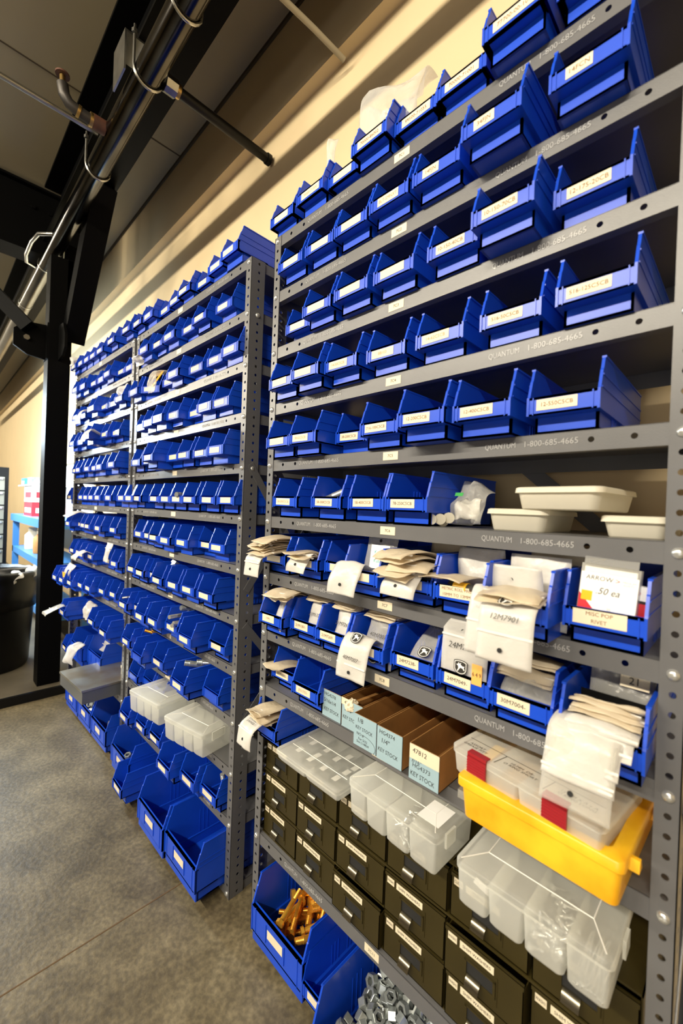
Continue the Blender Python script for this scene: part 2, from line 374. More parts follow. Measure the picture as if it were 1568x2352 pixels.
bm = bmesh.new(); tube(bm, [(0, .04, 0), (0, -1, 0), (0, -3, 0)], .0105, 12); link('conduit_run', mesh('c', bm, M['galv'], smooth=True), t)
t = thing('conduit', 'pale painted conduit crossing the ceiling to the wall ledge', 'conduit', (-.13, .345, 2.755))
bm = bmesh.new(); tube(bm, [(0, 0, 0), (-.02, -.12, .02), (-.05, -.26, .045), (-.1, -1, .1)], .0095, 12); link('conduit_run', mesh('c', bm, M['ceil'], smooth=True), t)

# ------------------------------------------------------------ shelving units
W = 34.5*I
def post_mesh(sx, holes=True):
    bm = bmesh.new(); hs = [((.5+k)*I, 0) for k in range(75)]
    # front flange spans x from outer edge toward the inside (sx = +1 : outer edge on the left)
    o = -.0128*sx
    def fr(u, v, w): return (v*sx if sx > 0 else -v, w if True else 0, u)
    def F(u, v, w): return (sx*v, w, u)
    holed_plate(bm, 0, 75*I, -.0128, .0142, hs, .0042, F, .0016)
    def S(u, v, w): return (o+sx*w, v, u)
    holed_plate(bm, 0, 75*I, .0, .048, [(h[0], .0275) for h in hs], .0042, S, .0016)
    bmesh.ops.recalc_face_normals(bm, faces=bm.faces)
    return mesh('post', bm, M['grey'])
def rear_post_mesh(sx):
    bm = bmesh.new()
    a = sorted((-.0128*sx, .0142*sx)); box(bm, a[0], a[1], -.0016, 0, 0, 75*I)
    b = sorted((-.0128*sx, (-.0128+.0016)*sx)); box(bm, b[0], b[1], -.048, 0, 0, 75*I)
    return mesh('rear_post', bm, M['grey'])
def shelf_mesh():
    bm = bmesh.new(); z1 = .56*I; z0 = -.62*I
    x0, x1 = -.008, W+.008
    def F(u, v, w): return (u, .0018+w, v)
    holed_plate(bm, x0, x1, z0, z1, [(.056, 0), (.107, 0), (W-.107+.005, 0), (W-.051, 0)], .0042, F, .0012)
    box(bm, x0, x1, .0018, .293, z1-.0012, z1)                # deck
    box(bm, x0, x1, .003, .018, z0, z0+.0012)                 # lower return of the front flange
    box(bm, x0, x1, .2918, .293, z0, z1)
    box(bm, x0, x0+.0012, .0018, .293, z0, z1); box(bm, x1-.0012, x1, .0018, .293, z0, z1)
    bmesh.ops.recalc_face_normals(bm, faces=bm.faces)
    return mesh('shelf', bm, M['grey'])
SHELF = shelf_mesh(); POSTL = post_mesh(1); POSTR = post_mesh(-1); RPL = rear_post_mesh(1); RPR = rear_post_mesh(-1)
EMB = []; M['edgeglint'] = pmat('grey_enamel_painted_glint', (.36, .36, .36), .25)  # lighter copy of the enamel, paints the glint on the lettering edges
for x1, x2 in ((.149, .226), (.642, .719)):
    bm = bmesh.new(); add_text(bm, 'QUANTUM', .0130, (x1, .0018, 0), (1, 0, 0), (0, 0, 1), 0, width=.051, ext=.0004)
    add_text(bm, '1-800-685-4665', .0130, (x2, .0018, 0), (1, 0, 0), (0, 0, 1), 0, width=.076, ext=.0004); EMB.append(mesh('embossed', bm, M['edgeglint']))
bm = bmesh.new(); lathe(bm, [(.0074, 0), (.0072, .0012), (.0055, .0034), (.003, .0045), (.0006, .0048)], 12)
box(bm, -.004, .004, -.0005, .0005, .0040, .0049, 0)
BOLT = mesh('bolt', bm, M['zinc'], smooth=True, ang=60)
def zk(k): return (74.5-6*(k-1))*I
def unit(name_label, loc, rz, zs, cards):
    t = thing('shelving_unit', name_label, 'shelving unit', loc, rz, 'grey steel shelving units')
    for me, x in ((POSTL, 0), (POSTR, W)):
        p = link('post', me, t, (x, 0, 0))
        for z in zs: link('bolt', BOLT, p, (0, 0, z), (PI/2, 0, 0))
        sx = 1 if x == 0 else -1
        for z in (50.0*I, 18.5*I, 68*I): link('bolt', BOLT, p, (-.0128*sx, .0275, z+.5*I), (0, -sx*PI/2, 0))
    for me, x in ((RPL, 0), (RPR, W)): link('post', me, t, (x, .295, 0))
    for i, z in enumerate(zs):
        s = link('shelf', SHELF, t, (0, 0, z))
        [link('embossed_lettering', e, s) for e in EMB]
        if cards:
            link('shelf_card', card_mesh('sc', .038, .0165, [cards[i]] if cards[i] else [], .0085), s, (.3955, .0016, -.0085))
    bm = bmesh.new()
    for a, b in (((.0, .3, 70*I), (W, .3, 40*I)), ((W, .302, 70*I), (0, .302, 40*I)), ((.0, .3, 36*I), (W, .3, 4*I)), ((W, .302, 36*I), (0, .302, 4*I))):
        a = Vector(a); b = Vector(b); d = (b-a).normalized(); n = Vector((-d.z, 0, d.x))*.016
        q = [bm.verts.new(p) for p in (a-n, b-n, b+n, a+n)]; q2 = [bm.verts.new(p+Vector((0, .002, 0))) for p in (a-n, b-n, b+n, a+n)]
        bm.faces.new(q); bm.faces.new(q2[::-1])
        for i in range(4): bm.faces.new((q[i], q2[i], q2[(i+1) % 4], q[(i+1) % 4]))
    link('cross_brace', mesh('xb', bm, M['grey']), t)
    for x in (-.0150, W+.0132):
        bm = bmesh.new()
        for a, b in (((0, .02, 51*I), (0, .28, 36*I)), ((0, .28, 51*I), (0, .02, 36*I)), ((0, .02, 32*I), (0, .28, 20*I)), ((0, .28, 32*I), (0, .02, 20*I))):
            a = Vector(a); b = Vector(b); d = (b-a).normalized(); n = Vector((0, -d.z, d.y))*.011
            q = [bm.verts.new(p) for p in (a-n, b-n, b+n, a+n)]; q2 = [bm.verts.new(p+Vector((.0018, 0, 0))) for p in (a-n, b-n, b+n, a+n)]
            bm.faces.new(q[::-1]); bm.faces.new(q2)
            for i in range(4): bm.faces.new((q[i], q[(i+1) % 4], q2[(i+1) % 4], q2[i]))
        link('side_brace', mesh('sb', bm, M['grey']), t, (x, 0, 0))
    return t
UR = unit('grey steel shelving unit nearest the camera, with key stock boxes', (0, 0, 0), 0, [zk(k) for k in range(1, 10)]+[10.5*I, .5*I],
          ['7C1', '7C2', '7C3', '7C4', '7C5', '7C6', '7C7', '7C8', '', '7C11', ''])
UM = unit('middle grey steel shelving unit, holding two clear lidded boxes low down', (-1.0152, -.0088, 0), .0084, [zk(k) for k in range(1, 13)]+[.5*I], ['']*13)
UL = unit('farthest grey steel shelving unit, beside the black steel column', (-1.9388, -.0341, 0), .0258, [zk(k) for k in range(1, 11)]+[10.5*I, .5*I], ['']*12)

BINS = {
  'L1': [(-1.952,-0.065),(-1.844,-0.055),(-1.744,-0.049),(-1.644,-0.044),(-1.529,-0.041),(-1.341,-0.043),(-1.141,-0.04)],
  'L2': [(-1.865,-0.074),(-1.742,-0.064),(-1.629,-0.04),(-1.514,-0.036),(-1.384,-0.045),(-1.284,-0.009),(-1.184,-0.006)],
  'L3': [(-1.895,-0.063),(-1.785,-0.047),(-1.536,-0.071),(-1.436,-0.035),(-1.319,-0.031),(-1.192,-0.045)],
  'L4': [(-1.887,-0.075),(-1.754,-0.063),(-1.479,-0.101),(-1.336,-0.059),(-1.236,-0.039)],
  'L5': [(-1.896,-0.054),(-1.794,-0.06),(-1.633,-0.056),(-1.532,-0.047),(-1.426,-0.055),(-1.201,-0.065)],
  'L6': [(-2.084,-0.035),(-1.829,-0.035),(-1.729,-0.035),(-1.624,-0.035),(-1.503,-0.035),(-1.332,-0.035),(-1.144,-0.035),(-1.041,-0.035)],
  'L7': [(-1.876,-0.082),(-1.776,-0.043),(-1.676,-0.055),(-1.576,-0.059),(-1.399,-0.058),(-1.25,-0.032)],
  'L8': [(-1.863,-0.061),(-1.746,-0.058),(-1.613,-0.073),(-1.513,-0.057),(-1.307,-0.036),(-1.187,-0.041)],
  'L9': [(-1.887,-0.135),(-1.778,-0.126),(-1.665,-0.111),(-1.565,-0.085),(-1.465,-0.076),(-1.347,-0.045),(-1.239,-0.028)],
  'L10': [(-1.671,-0.14),(-1.571,-0.051),(-1.381,-0.078),(-1.159,-0.087)],
  'M1': [(-1.027,-0.029),(-0.917,-0.024),(-0.814,0.004),(-0.7,-0.005),(-0.6,-0.015),(-0.492,0.007),(-0.371,-0.013),(-0.262,-0.026)],
  'M2': [(-1.008,-0.018),(-0.898,-0.045),(-0.791,-0.03),(-0.675,-0.033),(-0.555,-0.013),(-0.441,-0.029),(-0.3,-0.016)],
  'M3': [(-1.01,-0.041),(-0.907,-0.041),(-0.733,-0.006),(-0.624,-0.036),(-0.494,-0.009),(-0.362,-0.008),(-0.244,-0.023)],
  'M4': [(-0.972,-0.02),(-0.843,-0.039),(-0.721,-0.049),(-0.613,-0.034),(-0.507,-0.0),(-0.392,-0.025),(-0.29,-0.021)],
  'M5': [(-0.965,-0.036),(-0.856,-0.03),(-0.709,-0.082),(-0.609,-0.03),(-0.509,-0.036),(-0.394,-0.031),(-0.273,-0.044)],
  'M6': [(-1.072,-0.028),(-0.965,-0.028),(-0.773,-0.028),(-0.673,-0.028),(-0.573,-0.028),(-0.473,-0.028),(-0.34,-0.028),(-0.228,-0.028)],
  'M7': [(-0.98,-0.01),(-0.865,-0.014),(-0.761,-0.03),(-0.636,-0.04),(-0.521,-0.026),(-0.421,0.012),(-0.315,-0.003)],
  'M8': [(-0.99,-0.031),(-0.882,-0.037),(-0.782,-0.016),(-0.675,-0.047),(-0.553,-0.041),(-0.444,-0.035),(-0.325,-0.034)],
  'M9': [(-1.002,-0.057),(-0.902,-0.029),(-0.772,-0.069),(-0.672,-0.06),(-0.559,-0.036),(-0.404,-0.059),(-0.274,-0.014)],
  'M10': [(-0.977,-0.048),(-0.874,-0.013),(-0.765,-0.078),(-0.657,-0.04),(-0.422,-0.069),(-0.288,-0.022)],
  'M11': [(-0.963,-0.019),(-0.863,0.005),(-0.762,0.015)],
  'M12': [(-0.94,-0.058),(-0.818,-0.036),(-0.694,-0.027),(-0.496,-0.075),(-0.383,-0.043),(-0.276,-0.025)],
  'R1': [(-0.023,-0.008),(0.098,-0.014),(0.198,0.001),(0.301,-0.027),(0.401,-0.004),(0.501,-0.008),(0.607,-0.04),(0.714,-0.02)],
  'R2': [(0.04,-0.022),(0.148,-0.021),(0.252,-0.023),(0.36,-0.027),(0.468,-0.027),(0.583,-0.053),(0.715,-0.04)],
  'R3': [(0.044,0.007),(0.156,-0.029),(0.269,-0.032),(0.379,-0.027),(0.505,-0.023),(0.607,-0.053),(0.718,-0.012)],
  'R4': [(0.03,-0.03),(0.139,-0.044),(0.243,-0.029),(0.36,-0.018),(0.481,-0.015),(0.609,-0.014),(0.73,-0.023)],
  'R5': [(0.03,-0.032),(0.13,-0.036),(0.241,0.016),(0.355,-0.025),(0.471,-0.051),(0.578,-0.038),(0.692,-0.015)],
  'R6': [(0.051,-0.02),(0.203,-0.02),(0.324,-0.02),(0.425,-0.02)],
  'R7': [(-0.008,-0.003),(0.109,0.004),(0.215,0.02),(0.324,-0.03),(0.434,-0.008),(0.544,-0.022),(0.651,-0.061),(0.755,-0.019)],
  'R8': [(0.023,-0.031),(0.127,-0.008),(0.227,-0.013),(0.334,-0.016),(0.441,-0.004),(0.548,-0.008),(0.649,-0.019),(0.763,-0.052)],
  'R9': [(0.032,0.011),(0.143,-0.01)],
}

# ------------------------------------------------------------ blue stacking bins
def bin_mesh(Wd, Ln, H, lip0, lip1, toe, ytop, t=.0028, inset=.006, flush=False):
    bm = bmesh.new(); a = inset
    # lower tub (narrower), floor
    box(bm, a, Wd-a, toe, Ln-.004, 0, t)
    box(bm, a, Wd-a, toe, toe+t, 0, lip0+.001)
    box(bm, a, a+t, toe, Ln-.004, 0, lip0+.001); box(bm, Wd-a-t, Wd-a, toe, Ln-.004, 0, lip0+.001)
    # step between tub and walls
    box(bm, 0, a+t, .0, Ln, lip0, lip0+t*.7); box(bm, Wd-a-t, Wd, .0, Ln, lip0, lip0+t*.7)
    # front lip: underside shelf, face plate, ribs
    box(bm, 0, Wd, .0, toe+t, lip0, lip0+t*.8)
    box(bm, 0, Wd, .0, t*1.3, lip0, lip1)
    box(bm, 0, Wd, .0, t*2.2, lip1-t, lip1)
    for x in (0, Wd-.0035): box(bm, x, x+.0035, -.0016, .004, lip0, lip1)
    r = Wd*.085
    for x in (r, Wd-r-.0016): box(bm, x, x+.0016, -.0013, .001, lip0+.001, lip1-.001)
    if flush:
        box(bm, a*.4, Wd-a*.4, .004, .008, 0.004, lip0+.001)
        for x in (Wd*.30, Wd*.66): box(bm, x, x+.003, -.002, .001, lip0+.012, lip1-.012)
    # side walls
    m = lip0+(H-lip0)*.62
    sl = lambda z: ytop*(z-lip1)/(H-lip1); zn = lip1+(H-lip1)*.58
    prof = [(0, lip0), (Ln, lip0), (Ln, H), (ytop+.003, H), (ytop+.0005, H-.002), (sl(zn+.001)+.0014, zn+.001), (sl(zn-.001), zn-.001), (.0018, lip1+.003), (.0006, lip1)]
    prism_x(bm, prof, 0, t); prism_x(bm, prof, Wd-t, Wd)
    # rails and top rims on the outside, wall ledge
    for s in (0, 1):
        xo = (-.0011, .0005) if s == 0 else (Wd-.0005, Wd+.0011)
        box(bm, xo[0], xo[1], sl(m)+.002, Ln, m, m+.0022)
        box(bm, xo[0], xo[1], ytop*.3, Ln, lip1+.002, lip1+.004)
        xr = (-.0013, t+.0004) if s == 0 else (Wd-t-.0004, Wd+.0013)
        box(bm, xr[0], xr[1], ytop, Ln, H-.003, H)
        for q in (.33, .37, .41, .53, .57, .61):
            xi = (t-.0002, t+.0012) if s == 0 else (Wd-t-.0012, Wd-t+.0002)
            box(bm, xi[0], xi[1], Ln*q, Ln*q+.0022, .006, m-.004)
    # back
    box(bm, 0, Wd, Ln-t, Ln, lip0, H); box(bm, a, Wd-a, Ln-.004-t, Ln-.004, 0, lip0+.001)
    me = mesh('stacking_bin', bm, M['blue'], bev=.0005)
    return me
BINM = bin_mesh(.0985, .276, .1025, .0255, .0535, .020, .018, t=.0040)
BIG = bin_mesh(.2070, .352, .165, .030, .098, .010, .024, t=.0046, inset=.005, flush=True)
MID = bin_mesh(.098, .276, .118, .030, .062, .020, .018, t=.003)
BLANK = card_mesh('label_card', .058, .0165, [], .01)
BLANKBIG = card_mesh('label_card', .062, .022, [], .01)
UNITN = {'R': 'nearest', 'M': 'middle', 'L': 'farthest'}
ALLBINS = {}
def add_bin(u, key, i, x, y, z, label, text=None, ink='ink', yaw=0, me=None, cw=.058, ch=.0165, cx=None, cz=.0325, size=.0095, card=True, tilt=0):
    me = me or BINM
    if me is BINM: x -= .0025
    t = thing('stacking_bin', label, 'bin', (x, y, z), yaw, 'blue bins on the %s shelving unit' % UNITN[u])
    s = link('bin_shell', me, t)
    Wd = {BINM.name: .0985, BIG.name: .207, MID.name: .098}[me.name]
    if card:
        if cx is None: cx = (Wd-cw)/2-.004+rnd.uniform(-.006, .004)
        if text: cm = card_mesh('label_card', cw, ch, text, size, ink)
        else: cm = BLANK if me is not BIG else BLANKBIG
        link('label_card', cm, t, (cx, -.0003, cz), (0, tilt or rnd.uniform(-.02, .02), 0))
    ALLBINS[(key, i)] = (t, x, y, z)
    return t
TXT = {('R1', 1): (['70000-71000'], 'paleink'), ('R1', 3): (['70000-86002'], 'orangeink'), ('R1', 4): (['99500-71055'], 'orangeink'), ('R1', 5): (['70000-71001'], 'orangeink'), ('R1', 6): (['77700-00-100'], 'orangeink'),
 ('R2', 3): (['BLT-SMNXT'], 'paleink'), ('R2', 4): (['14FJN'], 'orangeink'), ('R2', 5): (['34FJN'], 'orangeink'), ('R2', 6): (['14FCN'], 'orangeink'),
 ('R3', 4): (['10-150-40CB'], 'orangeink'), ('R3', 5): (['10-150-70CB'], 'orangeink'), ('R3', 6): (['12-175-20CB'], 'orangeink'),
 ('R4', 2): (['14-50C5CB'], 'paleink'), ('R4', 3): (['BB103'], 'paleink'), ('R4', 4): (['14-62C5CB'], 'paleink'), ('R4', 5): (['516-50C5CB'], 'orangeink'), ('R4', 6): (['516-125C5CB'], 'orangeink'),
 ('R5', 1): (['38-62C5CB'], 'paleink'), ('R5', 2): (['38-200C5CB'], 'orangeink'), ('R5', 3): (['716-100C5CB'], 'orangeink'), ('R5', 4): (['12-200C5CB'], 'orangeink'), ('R5', 5): (['12-400C5CB'], 'orangeink'), ('R5', 6): (['12-550C5CB'], 'orangeink'),
 ('R6', 0): (['58-200C5CB'], 'paleink'), ('R6', 1): (['58-300C5CB'], 'orangeink'), ('R6', 2): (['58-400C5CB'], 'orangeink'), ('R6', 3): (['78-250C5CB'], 'ink'),
 ('R7', 5): (['METRIC ROLL PINS', '10MM TO 13MM'], 'orangeink'), ('R7', 7): (['MISC POP', 'RIVET'], 'orangeink'),
 ('R8', 0): (['19M-'], 'paleink'), ('R8', 1): (['21M1301-'], 'orangeink'), ('R8', 2): (['21M7269-'], 'orangeink'), ('R8', 4): (['24M7238-'], 'ink'), ('R8', 5): (['24M7049-'], 'ink'), ('R8', 6): (['30M7004-'], 'ink'),
 ('R9', 0): (['01M0005-'], 'ink'), ('R9', 1): (['JF01703-'], 'paleink')}
READABLE = {'14FCN', '10-150-40CB', '10-150-70CB', '12-175-20CB', '516-50C5CB', '516-125C5CB', '716-100C5CB', '12-200C5CB', '12-400C5CB', '12-550C5CB', '58-300C5CB', '58-400C5CB', '78-250C5CB', '24M7238-', '24M7049-', '30M7004-', '21M1301-', '21M7269-', '38-200C5CB'}
NSH = {'R': 11, 'M': 13, 'L': 12}
for key, lst in BINS.items():
    u, k = key[0], int(key[1:]); z = (74.5-6*(k-1)+.56)*I
    for i, (x, y) in enumerate(lst):
        me = None; yaw = {'R': 0, 'M': .0084, 'L': .0258}[u]
        lab = 'blue bin, %s from left on the %s shelf down, %s shelving unit' % (ORD[i], ORD[k-1], UNITN[u])
        if k == 1: lab = 'blue bin, %s from left on top of the %s shelving unit' % (ORD[i], UNITN[u])
        tx = TXT.get((key, i))
        if tx and tx[0][0] in READABLE: lab = 'blue bin with cream card reading %s on the nearest shelving unit' % tx[0][0].rstrip('-')
        if (key, i) == ('R7', 7): lab = 'blue bin with misc pop rivet card, holding the white rivet pack'
        if (key, i) == ('R7', 5): lab = 'blue bin with two-line roll pins card on the nearest shelving unit'
        cw, ch, cx, cz, size = .058, .0165, None, .0325, .0095
        if u == 'R':
            cw = {'R1': .066, 'R2': .034, 'R3': .056}.get(key, .052); cx = .018
            if key == 'R2': cx = .022
            if (key, i) == ('R2', 3): cw = .052
            if key in ('R4', 'R5', 'R6'): cx = .014; cw = .056; size = .0085
            if key == 'R8': cx = .016; cw = .050; ch = .018; size = .0095
            if (key, i) in (('R7', 5), ('R7', 7)): cx = .013; cw = .064; ch = .020; size = .0075
        if (key, i) == ('M3', 1): yaw = .42; x += .01; y += .012
        add_bin(u, key, i, x, y, z, lab, tx[0] if tx else None, tx[1] if tx else 'ink', yaw, me, cw, ch, cx, cz, size,
                card=(key, i) not in (('R9', 9), ('M10', 2), ('M10', 5), ('M11', 0), ('M11', 1), ('M11', 2)))
ZB = 1.06*I; ZCAB = .545
# bin with bags on top of the drawer cabinet, and bigger bins on the lowest shelves
add_bin('R', 'RC', 0, .0015, -.022, ZCAB, 'blue bin standing on the left end of the olive drawer cabinet', card=False)
bigs = [('R', 'RB', 0, .0345, -.030, ZB, 'large blue bin full of gold bolts on bottom shelf, nearest shelving unit'),
        ('R', 'RB', 1, .2410, -.0300, ZB, 'narrow blue bin between gold bolts and silver nuts on bottom shelf'),
        ('R', 'RB', 2, .3405, -.090, ZB, 'large blue bin heaped with silver nuts at bottom edge of the picture'),
        ('M', 'MB', 2, -.572, -.106, ZB, 'large open blue bin with one gold sleeve, bottom of middle shelving unit'),
        ('M', 'MB', 3, -.362, -.097, ZB, 'large empty blue bin nearest the post, bottom of middle shelving unit'),
        ('M', 'MB', 0, -.992, -.070, ZB, 'large blue bin holding small parts packet, bottom of middle shelving unit'),
        ('L', 'LB', 2, -1.310, -.068, ZB, 'large blue bin of silver bolts at bottom right, farthest shelving unit'),
        ('L', 'LB', 1, -1.530, -.074, ZB, 'large blue bin of shiny nuts, partly under the grey metal box'),
        ('L', 'LB', 0, -1.752, -.080, ZB, 'large blue bin at bottom left corner, farthest shelving unit')]
for u, k, i, x, y, z, lab in bigs:
    add_bin(u, k, i, x, y, z, lab, None, me=MID if (k, i) == ('RB', 1) else BIG, cx=.02 if (k, i) == ('RB', 1) else .070, cz=.040 if (k, i) == ('RB', 1) else .056, yaw={'R': 0, 'M': .0084, 'L': .0258}[u])
add_bin('M', 'MC', 0, -.800, -.120, ZB, 'narrow blue bin sticking out between large bins, bottom of middle shelving unit', me=MID, cz=.040)
Z10 = 11.06*I
add_bin('L', 'L11', 0, -1.880, -.078, Z10, 'blue bin, leftmost on shelf with grey metal box, farthest shelving unit')
add_bin('L', 'L11', 1, -1.768, -.060, Z10, 'large blue bin with black scrap and white bag, farthest shelving unit', me=BIG, cx=.05, cz=.056, yaw=.0258)
add_bin('L', 'L11', 2, -1.552, -.030, Z10, 'large blue bin holding folded clear bags behind grey metal box', me=BIG, card=False, yaw=.0258)

# ------------------------------------------------------------ zip bags
def bag_mesh(w, path, mat, puff=.0025, nu=8, seed=0, wob=.002, taper=0, shear=0):
    r = random.Random(seed)
    P = [Vector((0, p[0], p[1])) for p in path]
    # resample the path smoothly (Catmull-Rom)
    pts = []
    for i in range(len(P)-1):
        p0 = P[max(i-1, 0)]; p1 = P[i]; p2 = P[i+1]; p3 = P[min(i+2, len(P)-1)]
        for k in range(5):
            t = k/5
            pts.append(.5*((2*p1)+(-p0+p2)*t+(2*p0-5*p1+4*p2-p3)*t*t+(-p0+3*p1-3*p2+p3)*t**3))
    pts.append(P[-1]); nv = len(pts)
    bm = bmesh.new(); F = []; B = []
    ph = [r.uniform(0, 6.28) for _ in range(6)]
    for j, p in enumerate(pts):
        tg = (pts[min(j+1, nv-1)]-pts[max(j-1, 0)]).normalized(); n = Vector((0, -tg.z, tg.y))
        v = j/(nv-1); fr = []; bk = []
        for i in range(nu+1):
            u = i/nu
            x = (u-.5)*w*(1-taper*v)+shear*v
            d = wob*(math.sin(5*u+ph[0]+3*v)+.7*math.sin(9*v+ph[1]+4*u)+.5*math.sin(13*u+ph[2]-5*v))
            e = puff*(4*u*(1-u))**.6*(4*v*(1-v)+.12)*(1+.35*math.sin(11*u+ph[3])*math.sin(8*v+ph[4]))+.0003
            c = p+Vector((x, 0, 0))+n*d
            fr.append(bm.verts.new(c+n*e)); bk.append(bm.verts.new(c-n*e))
        F.append(fr); B.append(bk)
    for j in range(nv-1):
        for i in range(nu):
            bm.faces.new((F[j][i], F[j][i+1], F[j+1][i+1], F[j+1][i])); bm.faces.new((B[j][i], B[j+1][i], B[j+1][i+1], B[j][i+1]))
        bm.faces.new((F[j][0], F[j+1][0], B[j+1][0], B[j][0])); bm.faces.new((F[j][nu], B[j][nu], B[j+1][nu], F[j+1][nu]))
    for i in range(nu):
        bm.faces.new((F[0][i], B[0][i], B[0][i+1], F[0][i+1])); bm.faces.new((F[-1][i], F[-1][i+1], B[-1][i+1], B[-1][i]))
    bmesh.ops.recalc_face_normals(bm, faces=bm.faces)
    return mesh('pouch', bm, mat, smooth=True, ang=100), pts
BAGN = [0]
def zip_bag(label, xc, path, w=.085, mat='cream', puff=.0025, seal=None, hole=None, text=None, tpos=.5, tsize=.012, ink='ink', emblem=None, rz=0, group=None, wob=.0018, taper=0, shear=0, cat='bag', side=1, tag_=None, flip=False):
    """path: world (y,z) points from the bag's closed end; side: which face (+1 front of path) carries seal and writing"""
    BAGN[0] += 1; y0, z0 = path[0]
    t = thing('zip_bag', label, cat, (xc, y0, z0), rz, group)
    me, pts = bag_mesh(w, [(p[0]-y0, p[1]-z0) for p in path], M[mat], puff, seed=BAGN[0], wob=wob, taper=taper, shear=shear)
    link('pouch', me, t)
    L = [0]
    for i in range(len(pts)-1): L.append(L[-1]+(pts[i+1]-pts[i]).length)
    def at(s):
        s *= L[-1]
        for i in range(len(pts)-1):
            if L[i+1] >= s:
                f = (s-L[i])/max(L[i+1]-L[i], 1e-6); tg = (pts[i+1]-pts[i]).normalized()
                return pts[i].lerp(pts[i+1], f), tg
        return pts[-1], (pts[-1]-pts[-2]).normalized()
    def sh(s): return shear*s
    if seal is not None:
        p, tg = at(seal); n = Vector((0, -tg.z, tg.y))*side; bm = bmesh.new(); hw = w*(1-taper*seal)*.5
        for d in (0,):
            q = []
            for k in range(9):
                x = -hw+2*hw*k/8+sh(seal)
                q.append((p-tg*.0016+n*(.0022+wob*.6)+Vector((x, 0, 0)), p+tg*.0016+n*(.0022+wob*.6)+Vector((x, 0, 0))))
            va = [bm.verts.new(a) for a, b in q]; vb = [bm.verts.new(b) for a, b in q]
            vc = [bm.verts.new(a-n*.003) for a, b in q]; vd = [bm.verts.new(b-n*.003) for a, b in q]
            for k in range(8):
                bm.faces.new((va[k], va[k+1], vb[k+1], vb[k])); bm.faces.new((vc[k], vd[k], vd[k+1], vc[k+1]))
                bm.faces.new((va[k], vc[k], vc[k+1], va[k+1])); bm.faces.new((vb[k], vb[k+1], vd[k+1], vd[k]))
        link('zip_seal', mesh('zip_seal', bm, M['seal']), t)
    if hole is not None:
        p, tg = at(hole); n = Vector((0, -tg.z, tg.y))*side; bm = bmesh.new()
        o = p+n*(.0012+wob*.8)+Vector((sh(hole)-.004, 0, 0))
        vs = [bm.verts.new(o+Vector((.0034*math.cos(a), 0, 0))+tg*.0034*math.sin(a)) for a in [2*PI*k/10 for k in range(10)]]
        v2 = [bm.verts.new(v.co-n*.0016) for v in vs]
        bm.faces.new(vs); bm.faces.new(v2[::-1])
        for k in range(10): bm.faces.new((vs[k], vs[(k+1) % 10], v2[(k+1) % 10], v2[k]))
        link('painted_hang_hole', mesh('painted_hang_hole', bm, M['openingblack']), t)  # solid disc, its black paints the shade of a hole not cut
    if text:
        p, tg = at(tpos); n = Vector((0, -tg.z, tg.y))*side; bm = bmesh.new()
        uy = tg if tg.z*1 > 0 else -tg
        ux = Vector((1, 0, 0)); nn = ux.cross(uy)
        o = p+n*(.0020+puff*1.3+wob*1.8)+Vector((sh(tpos), 0, 0))
        if flip: ux, uy = -ux, -uy
        add_text(bm, text, tsize, o, ux, uy, 0, width=w*.86, shear=.18)
        link('marker_writing', mesh('mw', bm, M[ink]), t)
    if emblem is not None:
        p, tg = at(emblem); n = Vector((0, -tg.z, tg.y))*side; uy = tg if tg.z > 0 else -tg; ux = Vector((1, 0, 0))
        bm = bmesh.new(); o = p+n*(.0020+puff*1.3+wob*1.8)+Vector((sh(emblem)-.002, 0, 0)); s = .0125
        out = [(-1, .82), (-.55, .98), (0, 1.02), (.55, .98), (1, .82), (1, -.35), (.8, -.7), (.45, -.92), (0, -1.0), (-.45, -.92), (-.8, -.7), (-1, -.35)]
        f = bm.faces.new([bm.verts.new(o+ux*a*s+uy*b*s) for a, b in out]); f.material_index = 0
        rim = [(a*.88, b*.88) for a, b in out]; rim2 = [(a*.80, b*.80) for a, b in out]
        o2 = o+n*.0002; r1 = [bm.verts.new(o2+ux*a*s+uy*b*s) for a, b in rim]; r2 = [bm.verts.new(o2+ux*a*s+uy*b*s) for a, b in rim2]
        for k in range(12): bm.faces.new((r1[k], r1[(k+1) % 12], r2[(k+1) % 12], r2[k])).material_index = 1
        deer = [(-.62, .30), (-.35, .42), (-.30, .66), (-.12, .44), (.10, .66), (.02, .36), (.38, .18), (.62, .26), (.50, .02), (.66, -.30), (.52, -.34), (.36, -.10), (.0, -.02), (-.22, -.36), (-.40, -.62), (-.46, -.50), (-.30, -.14), (-.34, .14)]
        bmv = [bm.verts.new(o2+ux*a*s+uy*b*s) for a, b in deer]; bm.faces.new(bmv).material_index = 1
        link('black_emblem', mesh('em', bm, [M['ink'], M['whiteprint']]), t)
    if tag_:
        s_, x0_, w_, h_, body, mt = tag_
        p, tg = at(s_); n = Vector((0, -tg.z, tg.y))*side; uy = tg if tg.z > 0 else -tg
        bm = bmesh.new(); o = p+n*(.002+puff*1.3+wob*1.8)+Vector((x0_, 0, 0)); ux = Vector((1, 0, 0))
        q = [bm.verts.new(o+ux*a+uy*b) for a, b in ((-w_/2, -h_/2), (w_/2, -h_/2), (w_/2, h_/2), (-w_/2, h_/2))]
        q2 = [bm.verts.new(v.co-n*.0004) for v in q]; bm.faces.new(q); bm.faces.new(q2[::-1])
        for k in range(4): bm.faces.new((q[k], q2[k], q2[(k+1) % 4], q[(k+1) % 4]))
        for f in bm.faces: f.material_index = 0
        if body: add_text(bm, body[0], body[1], o+n*.0003, ux, uy, 1, width=w_*.85)
        link('paper_slip', mesh('slip', bm, [M[mt], M[body[2] if body else 'ink']]), t)
    return t
Z7 = zk(7)+.56*I; Z8 = zk(8)+.56*I; Z9 = zk(9)+.56*I; LT = .0535
